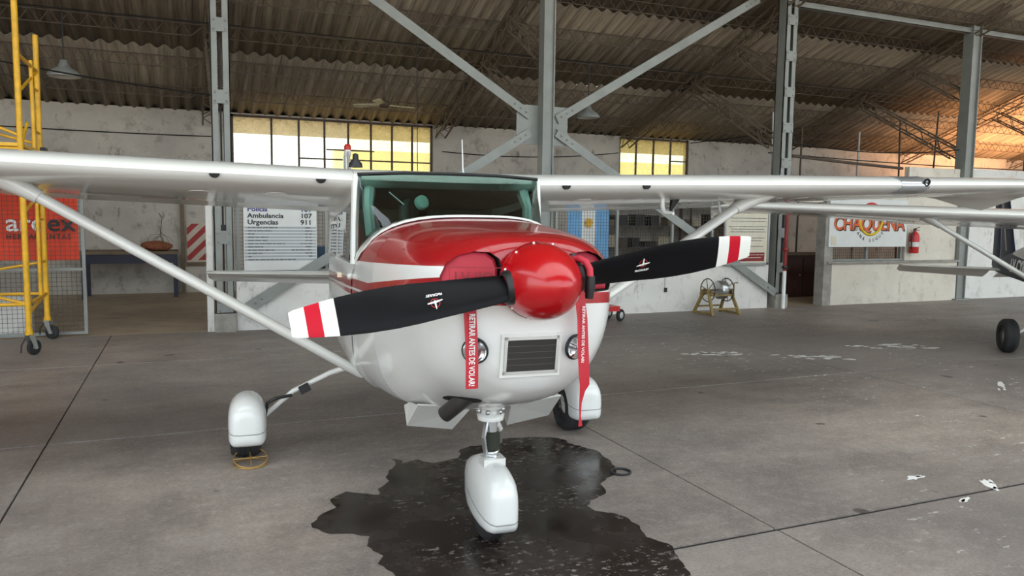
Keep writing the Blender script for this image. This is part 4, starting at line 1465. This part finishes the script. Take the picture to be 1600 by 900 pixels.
# ================================================================ SIGNS AND FLAG
bn = thing('banner', 'orange-red fabric banner with white and grey lettering tied to the wire gate', 'banner', (-2.3, 12.06, 1.1))
m = MB()
rows = []
for j in range(10):
    rows.append([(-3.6 + 2.22 * i / 40, 12.215 + .018 * math.sin(i * .9) * (1 - j / 14) + .006 * math.sin(i * 2.3 + j), 1.05 + .95 * j / 9) for i in range(41)])
m.loft(rows, closed=False)
m.loft([[(p[0], p[1] + .004, p[2]) for p in r] for r in rows], closed=False)
m.build('cloth', M['banner'], bn, fix=True)
y = 12.185
bl = bn.location
text('lettering', 'ard', .335, M['white'], bn, Matrix.Translation(-bl) @ face_y(-2.235, y, 1.455), bold=.004, sx=1.05)
text('lettering', 'ex', .335, M['inkgrey'], bn, Matrix.Translation(-bl) @ face_y(-1.755, y, 1.455), bold=.004, sx=1.05).data.materials[0] = M['ink']
text('lettering', 'HERRAMIENTAS', .098, M['ink'], bn, Matrix.Translation(-bl) @ face_y(-2.235, y, 1.345), bold=.002, sx=.86, space=1.35)

sg = thing('emergency_sign', 'white emergency numbers sign with grey rows mounted on the wire screen', 'sign', (1.3, 11.93, .9))
MB().span((.775, 11.92, .89), (1.825, 11.94, 1.98)).build('panel', M['signwhite'], sg, fix=True)
sl = sg.location
def st(body, x, z, size, mat, **k):
    return text('lettering', body, size, mat, sg, Matrix.Translation(-sl) @ face_y(x, 11.916, z), **k)
for body, num, z, mt in (('Policía', '101', 1.765, M['inkblue']), ('Ambulancia', '107', 1.668, M['ink']), ('Urgencias', '911', 1.572, M['ink'])):
    st(body, .83, z, .098, mt, bold=.0025, sx=1.12)
    st(num, 1.755, z, .098, mt, bold=.0025, sx=1.15, align='RIGHT')
rowtxt = [(.42, .10), (.34, .10), (.09, .10), (.28, .10), (.29, .10), (.52, .17), (.22, .10), (.38, .30), (.20, .10), (.07, .05), (.70, .0)]
for k, (a, b) in enumerate(rowtxt):
    z = 1.525 - .0475 * k
    MB().span((.785, 11.917, z - .016), (1.815, 11.92, z + .014)).build('row_strip', M['signgrey'], sg, fix=True)
    x = .835
    random.seed(100 + k)
    ln = MB()
    for x0, x1 in ((.835, .835 + a), (1.755 - b, 1.755)):
        x = x0
        while x < x1 - .012:
            w_ = min(random.uniform(.03, .09), x1 - x)
            ln.span((x, 11.9155, z - .009), (x + w_, 11.917, z + .008))
            x += w_ + .012
    ln.build('print_line', M['inkgrey'], sg, fix=True)['kind'] = 'stuff'
random.seed(11)

nb = thing('notice_board', 'beige notice board with printed lines and a maroon band, beside the doorway column', 'notice board', (9.95, 11.88, .9))
MB().span((9.42, 11.88, .88), (10.46, 11.90, 1.98)).build('panel', M['beige'], nb, fix=True)
for a, b in (((9.40, .86), (9.44, 2.0)), ((10.44, .86), (10.48, 2.0)), ((9.40, .86), (10.48, .90))):
    MB().span((a[0], 11.865, a[1]), (b[0], 11.905, b[1])).build('frame_bar', M['galv'], nb, fix=True)
MB().span((9.5, 11.875, .93), (10.38, 11.88, 1.10)).build('maroon_band', M['maroon'], nb, fix=True)
for k, (z, a, b) in enumerate(((1.86, .05, .7), (1.76, .05, .9), (1.70, .05, .88), (1.60, .0, .92), (1.55, .05, .85), (1.50, .05, .90), (1.38, .05, .86), (1.33, .05, .8), (1.22, .05, .84), (1.055, .03, .86), (1.0, .03, .8))):
    ln = MB()
    x = 9.5 + a
    while x < 9.5 + b:
        w_ = random.uniform(.03, .10)
        ln.span((x, 11.872, z - .006), (min(x + w_, 9.5 + b), 11.878, z + .005))
        x += w_ + .014
    ln.build('print_line', M['inkgrey'] if k < 9 else M['beige'], nb, fix=True)['kind'] = 'stuff'

sb = thing('hazard_board', 'red and white diagonal striped board hung on the plaster of the back wall', 'board', (.235, 17.95, .6))
MB().span((.005, 17.94, .58), (.47, 17.975, 1.50)).build('panel', M['fadedwhite'], sb, fix=True)
def clip_stripe(c, hw, x0, x1, z0, z1):
    # diagonal stripe z - x = c clipped to the board
    poly = [(-9, -9 + c - hw), (9, 9 + c - hw), (9, 9 + c + hw), (-9, -9 + c + hw)]
    for ax, val, sgn in ((0, x0, 1), (0, x1, -1), (1, z0, 1), (1, z1, -1)):
        o_ = []
        for i in range(len(poly)):
            p, q = poly[i], poly[(i + 1) % len(poly)]
            dp, dq = (p[ax] - val) * sgn, (q[ax] - val) * sgn
            if dp >= 0:
                o_.append(p)
            if dp * dq < 0:
                t = dp / (dp - dq)
                o_.append((p[0] + (q[0] - p[0]) * t, p[1] + (q[1] - p[1]) * t))
        poly = o_
        if not poly:
            return poly
    return poly
for c in (.40, .70, 1.0, 1.30):
    pl = clip_stripe(c, .075, .012, .463, .70, 1.485)
    if len(pl) > 2:
        MB().prism([(x, 17.938, z) for x, z in pl], (0, -.003, 0)).build('stripe', M['fadedred'], sb, fix=True)
MB().span((.0, 17.93, .58), (.475, 17.945, .66)).build('lower_batten', M['wood'], sb, fix=True)

cs = thing('company_sign', 'white signboard with orange lettering and a red and yellow ring', 'sign', (13.1, 11.9, 1.2))
MB().span((12.0, 11.86, 1.20), (14.17, 11.89, 2.18)).build('panel', M['signwhite'], cs, fix=True)
cl = cs.location
TL = Matrix.Translation(-cl)
text('lettering', 'CHAQUEÑA', .40, M['darkbrown'], cs, TL @ face_y(12.125, 11.856, 1.535), bold=.012, sx=.90, space=.98)
text('lettering', 'CHAQUEÑA', .40, M['orange'], cs, TL @ face_y(12.10, 11.852, 1.555), bold=.006, sx=.90, space=.98)
MB().torus((13.12, 11.857, 1.77), .32, .028, (0, 1, 0), 40, 6, 0, 0, PI).build('ring_half', M['yellowp'], cs, fix=True)
MB().torus((13.12, 11.857, 1.77), .32, .030, (0, 1, 0), 40, 6, 0, PI, 2 * PI).build('ring_half', M['redp'], cs, fix=True)
for k, chn in enumerate('GANÁ SEGURO'):
    if chn == ' ':
        continue
    a_ = math.radians(-90 - 62 + 124 * k / 10)
    p = Vector((13.12 + .47 * math.cos(a_), 11.855, 1.77 + .47 * math.sin(a_)))
    Mt = TL @ face_y(p.x, p.y, p.z) @ Matrix.Rotation(a_ + PI / 2, 4, 'Z')
    text('lettering', chn, .095, M['ink'] if k < 5 else M['inkgrey'], cs, Mt, align='CENTER', bold=.001)
MB().span((12.06, 11.855, 1.24), (12.19, 11.86, 1.42)).build('paper_label', M['beige'], cs, fix=True)

fl = thing('flag', 'pale blue and white flag with a gold sun hung behind the wire screen', 'flag', (6.58, 12.18, 1.0))
def cloth(x0, x1, mat, name, amp=.012):
    m = MB()
    rr = []
    n = 14
    for j in range(8):
        rr.append([(x0 + (x1 - x0) * i / n, 12.06 + amp * math.sin((x0 + (x1 - x0) * i / n) * 26 + j * .3), .95 + .95 * j / 7) for i in range(n + 1)])
    m.loft(rr, closed=False)
    m.loft([[(p[0], p[1] + .004, p[2]) for p in r] for r in rr], closed=False)
    m.build(name, mat, fl, fix=True)
cloth(6.15, 6.435, M['skyblue'], 'blue_band')
cloth(6.435, 6.715, M['flagwhite'], 'white_band')
cloth(6.715, 7.0, M['skyblue'], 'blue_band')
m = MB()
ng = 32
m.prism([(6.575 + (.10 if k % 2 else .062) * math.cos(2 * PI * k / ng), 12.042, 1.64 + (.10 if k % 2 else .062) * math.sin(2 * PI * k / ng)) for k in range(ng)], (0, -.003, 0))
m.build('sun_emblem', M['gold'], fl, fix=True)

# ================================================================ AISLE FURNITURE
tb = thing('steel_table', 'navy steel table with a brown top standing against the back wall', 'table', (-1.05, 17.4, 0))
MB().span((-1.92, 17.0, .88), (-.16, 17.8, .94)).build('table_top', M['wood'], tb, fix=True)
MB().span((-1.88, 17.04, .70), (-.20, 17.07, .88)).build('apron', M['navy'], tb, fix=True)
for x in (-1.86, -.22):
    for y in (17.06, 17.74):
        MB().span((x - .04, y - .04, 0), (x + .04, y + .04, .88)).build('leg', M['navy'], tb, fix=True)
rh = MB().sphere((0, 0, 0), .27, 26, 18, 0, (1.15, .9, .42))
for i, v in enumerate(rh.v):
    p = Vector(v)
    q = noise.noise(p * 6) * .09 + noise.noise(p * 15) * .04
    p = p * (1 + q * 2.2)
    rh.v[i] = (p.x, p.y, max(p.z, -.085))
rag = rh.build('crumpled_rag', M['rust'], None, (-.55, 17.35, 1.03))
tag(rag, 'heap of crumpled rust-brown cloth lying on the navy table', 'cloth')
br = MB()
random.seed(3)
br.tube([(-.42, 17.5, 1.0), (-.50, 17.6, 1.25), (-.46, 17.75, 1.6), (-.52, 17.9, 1.7)], .008, 6)
for k in range(9):
    a = random.uniform(-1, 1)
    br.tube([(-.50, 17.6, 1.2 + .02 * k), (-.50 + .18 * a, 17.5, 1.15 + random.uniform(-.03, .14)), (-.50 + .26 * a, 17.45, 1.10)], .004, 5)
b_ = br.build('dry_vine', M['wood'])
tag(b_, 'bunch of dry twigs standing out of the rust-brown cloth heap', 'twigs')
wp = MB().span((-.11, 17.86, 0), (-.03, 17.95, 2.2)).build('wooden_post', M['wood'])
tag(wp, 'narrow wooden post beside the striped hazard board', 'post')

fe = thing('fire_extinguisher', 'red fire extinguisher hung on the pale panel beside the orange lettered sign', 'fire extinguisher', (14.42, 11.86, 1.05))
MB().lathe([(.001, 0), (.085, 0), (.095, .02), (.095, .36), (.075, .42), (.03, .46), (.03, .49)], (14.42, 11.86, 1.06), n=20).build('cylinder', M['redp'], fe, fix=True)
MB().lathe([(.0965, .14), (.0965, .24)], (14.42, 11.86, 1.06), n=20).build('label_band', M['signwhite'], fe, fix=True)
MB().span((14.39, 11.84, 1.545), (14.45, 11.88, 1.585)).beam((14.40, 11.86, 1.58), (14.54, 11.84, 1.62), .02, .012).beam((14.40, 11.86, 1.56), (14.53, 11.84, 1.55), .02, .012).build('valve', M['black'], fe, fix=True)
MB().tube([(14.39, 11.85, 1.56), (14.30, 11.82, 1.48), (14.29, 11.82, 1.25), (14.31, 11.83, 1.15)], .013, 8).build('hose', M['black'], fe, fix=True)
MB().span((14.38, 11.9, 1.3), (14.46, 11.975, 1.5)).build('bracket', M['galv'], fe, fix=True)
tag(MB().span((14.28, 11.95, 1.66), (14.58, 11.968, 1.76)).build('extinguisher_plate', M['signwhite']), 'small white plate on the wall above the fire extinguisher', 'plate')

pp = thing('standing_pipe', 'red and white painted pipe standing against the doorway column', 'pipe', (10.78, 11.74, 0))
MB().tube([(10.78, 11.74, 0), (10.78, 11.74, .74)], .036, 12).build('white_length', M['white'], pp, fix=True, label='white lower length of the pipe')
MB().tube([(10.78, 11.74, .74), (10.78, 11.74, 2.25)], .036, 12).build('red_length', M['pipered'], pp, fix=True, label='red upper length of the pipe')
MB().lathe([(.046, 0), (.06, .01), (.06, .07), (.046, .08)], (10.78, 11.74, 1.12), n=14).build('coupling', M['pipered'], pp, fix=True)
MB().lathe([(.046, 0), (.056, .01), (.056, .05), (.046, .06)], (10.78, 11.74, .78), n=14).build('coupling', M['black'], pp, fix=True)

hr = thing('hose_reel', 'olive-yellow stand with a metal drum between two wire hoops, by the white dado', 'hose reel', (8.95, 11.45, 0))
for s, x in ((-1, 8.72), (1, 9.20)):
    for y in (11.18, 11.74):
        MB().beam((x + s * .06, y, .0), (x, 11.46 + (y - 11.46) * .18, .46), .045, .045).build('leg', M['straw'], hr, fix=True)
    MB().beam((x + s * .06, 11.18, .03), (x + s * .06, 11.74, .03), .035, .035).build('foot_bar', M['straw'], hr, fix=True)
    MB().beam((x, 11.30, .42), (x, 11.62, .42), .04, .04).build('bearing_bar', M['straw'], hr, fix=True)
    h = MB().torus((x + s * -.03, 11.46, .44), .21, .010, (1, 0, 0), 28, 6)
    for k in range(3):
        a = PI * k / 3 + .3
        h.tube([(x - s * .03, 11.46 + .21 * math.cos(a), .44 + .21 * math.sin(a)), (x - s * .03, 11.46 - .21 * math.cos(a), .44 - .21 * math.sin(a))], .007, 6)
    h.build('wire_hoop', M['darksteel'], hr, fix=True)
for y, z in ((11.2, .12), (11.72, .12), (11.3, .36), (11.62, .36)):
    MB().beam((8.70, y, z), (9.22, y, z), .03, .03).build('cross_bar', M['straw'], hr, fix=True)
MB().lathe([(.02, 0), (.15, .005), (.17, .02), (.17, .15), (.15, .165), (.02, .17)], (8.96, 11.46, .44), (1, 0, 0), 26).build('drum', M['alu'], hr, fix=True)
MB().tube([(8.66, 11.46, .44), (9.34, 11.46, .44)], .014, 8).build('axle', M['darksteel'], hr, fix=True)
MB().tube([(9.34, 11.46, .44), (9.34, 11.46, .56), (9.42, 11.46, .56)], .011, 8).build('crank', M['straw'], hr, fix=True)

dl = thing('trolley', 'low red trolley on small rubber wheels standing behind the fuselage by the dado', 'trolley', (6.35, 11.25, 0))
MB().span((5.95, 11.05, .18), (6.66, 11.55, .26)).build('body', M['redp'], dl, fix=True)
for x in (6.1, 6.70):
    for y in (11.1, 11.5):
        w_ = MB().lathe([(.05, -.025), (.09, -.03), (.105, -.015), (.105, .015), (.09, .03), (.05, .025)], (x, y, .105), (.5, -1, 0), 24).build('wheel', M['rubber'], dl, fix=True)
        MB().lathe([(.01, -.028), (.055, -.026), (.055, .026), (.01, .028)], (x, y, .105), (.5, -1, 0), 20).build('wheel_hub', M['signwhite'], w_)
        for v in w_.children[0].data.vertices:
            v.co -= Vector(dl.location)

cb = thing('cabinet', 'dark brown wooden cabinet inside the doorway', 'cabinet', (12.6, 13.6, 0))
MB().span((12.0, 13.4, 0), (13.6, 13.9, .95)).build('body', M['darkbrown'], cb, fix=True)
for x in (12.03, 12.82):
    d_ = MB().span((x, 13.37, .05), (x + .75, 13.4, .88)).build('door', M['darkbrown'], cb, fix=True)
    MB().sphere((x + .68 - cb.location.x, 13.36 - cb.location.y, .5), .018, 8, 6).build('knob', M['galv'], d_)
MB().span((11.97, 13.35, .95), (13.63, 13.92, .99)).build('top', M['wood'], cb, fix=True)

# shelves seen through the mesh
def shelf(x0, y0, w, label, seed):
    t = thing('storage_shelf', label, 'shelf', (x0, y0, 0))
    for x in (0, w):
        for y in (0, .5):
            MB().span((x - .02, y - .02, 0), (x + .02, y + .02, 2.2)).build('upright', M['shelfdark'], t)
    for z in (.3, .95, 1.5, 2.1):
        MB().span((-.02, -.02, z), (w + .02, .52, z + .03)).build('shelf_board', M['shelfdark'], t)
    rnd = random.Random(seed)
    names = ['carton', 'tin', 'dark crate']
    for zi, z in ((0, .98), (1, 1.53)):
        x = .1
        k = 0       # place along the board
        while x < w - .35:
            bw, bh = rnd.uniform(.18, .38), rnd.uniform(.14, .34)
            mt = rnd.choice(['paper', 'shelfdark', 'galv', 'black', 'wood', 'darksteel'])
            b = MB().box((0, 0, bh / 2), (bw, .34, bh))
            b.span((-bw / 2 - .008, -.178, bh - .03), (bw / 2 + .008, .178, bh))
            o = b.build('storage_box', M[mt], None, (x0 + x + bw / 2, y0 + .25, z))
            k += 1
            col = {'paper': 'pale carton', 'shelfdark': 'dark brown', 'galv': 'light grey', 'black': 'black', 'wood': 'tan wooden', 'darksteel': 'rust-brown'}[mt]
            tag(o, '%s lidded box, %s from the flag end, %s board of the %s dark shelf' % (col, ['first', 'second', 'third', 'fourth', 'fifth', 'sixth', 'seventh', 'eighth'][k - 1], 'lower' if zi == 0 else 'upper', 'nearer' if seed == 1 else 'further'), 'box', 'boxes on the aisle shelves')
            x += bw + rnd.uniform(.04, .30)
    return t
shelf(9.9, 17.2, 2.3, 'dark storage shelf behind the mesh, first one past the flag', 1)
shelf(12.5, 17.2, 2.4, 'dark storage shelf behind the mesh, further one toward the notice board', 2)
bk = thing('work_cabinet', 'low dark cabinet behind the mesh beside the emergency numbers sign', 'cabinet', (2.1, 12.75, 0))
MB().span((1.85, 12.55, 0), (2.7, 13.0, .96)).build('body', M['shelfdark'], bk, fix=True)
MB().span((1.82, 12.52, .96), (2.73, 13.03, .99)).build('top', M['darkbrown'], bk, fix=True)
cr = MB().box((0, 0, .11), (.24, .26, .20)).span((-.13, -.14, .18), (.13, .14, .22)).build('storage_crate', M['bluecrate'], None, (1.98, 12.72, .99))
tag(cr, 'blue crate standing on the low dark cabinet behind the mesh', 'crate')

# ================================================================ HANGING THINGS
def rodx(p0, p1, r, name, label, cat, mat):
    return tag(MB().tube([p0, p1], r, 6).build(name, mat), label, cat)
for b in range(0, 4):
    x0, x1 = BAYS[b], BAYS[b + 1]
    names = ['above the scaffold tower', 'above the long window', 'above the second pendant lamp', 'beyond the doorway column']
    rodx((x0, 14.15, 4.88), (x1, 14.15, 4.88), .012, 'tie_rod', 'thin dark tie rod under the roof ' + names[b], 'rod', M['black'])
def sag(p0, p1, s, r, label, name='cable'):
    a, b = Vector(p0), Vector(p1)
    pts = [a.lerp(b, k / 16) - Vector((0, 0, s * 4 * (k / 16) * (1 - k / 16))) for k in range(17)]
    return tag(MB().tube(pts, r, 6).build(name, M['black']), label, 'cable')
sag((-6.5, 17.97, 3.46), (.55, 17.97, 3.36), .05, .011, 'dark cable running along the plaster wall behind the scaffold')
sag((-3.4, 13.9, 4.1), (.42, 12.1, 3.42), .05, .013, 'dark cable dropping from the roof to the column beside the window')
sag((5.75, 17.97, 3.27), (10.65, 17.97, 3.45), .12, .011, 'dark cable sagging along the plaster between the two windows')
sag((12.95, 17.97, 3.82), (16.6, 16.4, 4.42), .03, .012, 'dark cable rising from the small window to the roof')
sag((10.95, 12.05, 3.28), (15.9, 12.05, 3.34), .14, .013, 'dark cable slung between the doorway column and the next column')
sag((11.0, 12.6, 3.1), (20.9, 12.6, 3.05), .06, .012, 'dark cable running low over the wall tops')
def lamp(x, y, z, top, label):
    t = thing('pendant_lamp', label, 'lamp', (x, y, z))
    MB().lathe([(.24, -.10), (.235, -.06), (.19, .0), (.10, .05), (.06, .12), (.05, .16), (.001, .17)], n=24).build('shade', M['steel'], t)
    MB().lathe([(.225, -.095), (.22, -.06), (.17, .0), (.08, .04), (.001, .05)], n=24).build('reflector', M['signwhite'], t)
    MB().sphere((0, 0, -.02), .05, 10, 8, 0, (1, 1, 1.3)).build('bulb', M['signwhite'], t)
    MB().tube([(0, 0, .16), (0, 0, top - z)], .009, 6).build('cord', M['black'], t)
    return t
lamp(-1.71, 14.15, 3.93, 4.88, 'grey pendant lamp hanging near the yellow scaffold')
lamp(7.65, 14.15, 3.86, 4.88, 'grey pendant lamp hanging between the gusset column and the small window')
fn = thing('ceiling_fan', 'cream three-blade ceiling fan hanging in front of the long window', 'fan', (3.61, 15.0, 3.86))
MB().lathe([(.001, -.06), (.07, -.05), (.10, 0), (.09, .05), (.03, .09), (.02, .2)], n=20).build('motor', M['darksteel'], fn)
MB().tube([(0, 0, .15), (0, 0, roof_z(15) - 3.95)], .012, 6).build('down_rod', M['darksteel'], fn)
for k, a in enumerate((.20, 2.45, 4.25)):
    d = Vector((math.cos(a), math.sin(a), 0)); s_ = Vector((-d.y, d.x, .25))
    MB().prism([d * .10 - s_ * .03, d * .16 - s_ * .06, d * .64 - s_ * .075, d * .66, d * .64 + s_ * .075, d * .16 + s_ * .06, d * .10 + s_ * .03], (0, 0, .008)).build('fan_blade', simple('cream_enamel', srgb(206, 200, 170), .4) if k == 0 else bpy.data.materials['cream_enamel'], fn)
for i, (x, y, z0, z1, dx) in enumerate(((12.6, 14.2, 2.2, 4.2, -.12), (13.35, 14.2, 2.2, 3.9, .02), (14.9, 14.0, 2.2, 3.85, .06), (16.9, 14.4, 2.0, 4.3, -.15), (17.9, 14.4, 2.0, 4.6, .2), (18.6, 14.2, 2.0, 4.5, 0), (21.3, 14.2, 1.5, 4.9, 0))):
    where = ['nearest the doorway column', 'second from the doorway column', 'third from the doorway column', 'behind the orange lettered sign panel', 'leaning beside the white wall column', 'just past the white wall column', 'farthest along the tall white wall'][i]
    mt = M['galv'] if i in (0, 2) else M['darksteel']
    o = MB().tube([(0, 0, 0), (dx, 0, z1)], .022, 8).build('pole', mt, None, (x, y, 0))
    tag(o, 'thin metal pole standing behind the divider wall, ' + where, 'pole', 'poles behind the divider wall')
cd = tag(MB().tube([(4.15, 14.6, roof_z(14.6) + .06), (4.17, 14.6, 2.3)], .008, 6).build('cord', M['black']), 'thin dark cord hanging straight down in front of the long window', 'cord')

tag(MB().tube([(11.05, 12.0, 3.0), (12.6, 12.0, 2.92), (14.1, 12.0, 2.86)], .03, 8).build('conduit_pipe', M['darksteel']), 'dark pipe lying along the top of the divider wall above the doorway', 'pipe')

wc = thing('wall_conduit', 'short pale conduit with a black end cap on the dado by the hose reel', 'conduit', (8.15, 11.92, .4))
MB().tube([(8.15, 11.92, .46), (8.15, 11.92, .90)], .02, 8).build('tube', M['signwhite'], wc, fix=True)
MB().tube([(8.15, 11.92, .38), (8.15, 11.92, .46)], .03, 8).build('end_cap', M['black'], wc, fix=True)
# old paint splashes left on the slabs
M['splash'] = simple('old_white_paint', srgb(226, 224, 220), .7, 0, .06)
for i, (x, y, rx, ry, a, where) in enumerate(((4.55, 3.63, .07, .03, .2, 'largest, on the bare slab beyond the rubber ring'), (4.92, 3.36, .10, .035, .9, 'streaky, beside the largest one'), (4.49, 3.21, .07, .022, .4, 'narrow, nearest the foreground joint'),
        (9.01, 7.72, .55, .14, -.3, 'long and pale, toward the orange lettered sign'), (7.34, 7.42, .45, .10, -.5, 'broken, halfway to the hose reel'), (6.24, 8.08, .35, .10, -.4, 'broken, just past the nose of the aeroplane'), (7.96, 5.37, .16, .03, .7, 'thin and curved, in front of the dark aeroplane wheel'))):
    m = MB()
    rs_ = random.Random(40 + i)
    for k in range(3 if i < 3 or i == 6 else 26):
        cx, cy = (0, 0) if k == 0 and i < 3 else (rs_.uniform(-1, 1) * rx * 1.1, rs_.uniform(-1, 1) * ry * 1.3)
        s_ = (1 if k == 0 else .4) if i < 3 or i == 6 else rs_.uniform(.05, .16)
        n = 16
        pts = []
        for j in range(n):
            t_ = 2 * PI * j / n
            q = 1 + rs_.uniform(-.35, .35)
            u_, v_ = cx + rx * s_ * q * math.cos(t_), cy + (ry if i < 3 or i == 6 else ry * 2.2) * s_ * q * math.sin(t_)
            pts.append((u_ * math.cos(a) - v_ * math.sin(a), u_ * math.sin(a) + v_ * math.cos(a), 0))
        m.prism(pts, (0, 0, .0008))
    o = tag(m.build('paint_splash', M['splash'], None, (x, y, .0004)), 'white paint splash on the concrete, ' + where, 'paint splash', 'paint splashes on the floor')
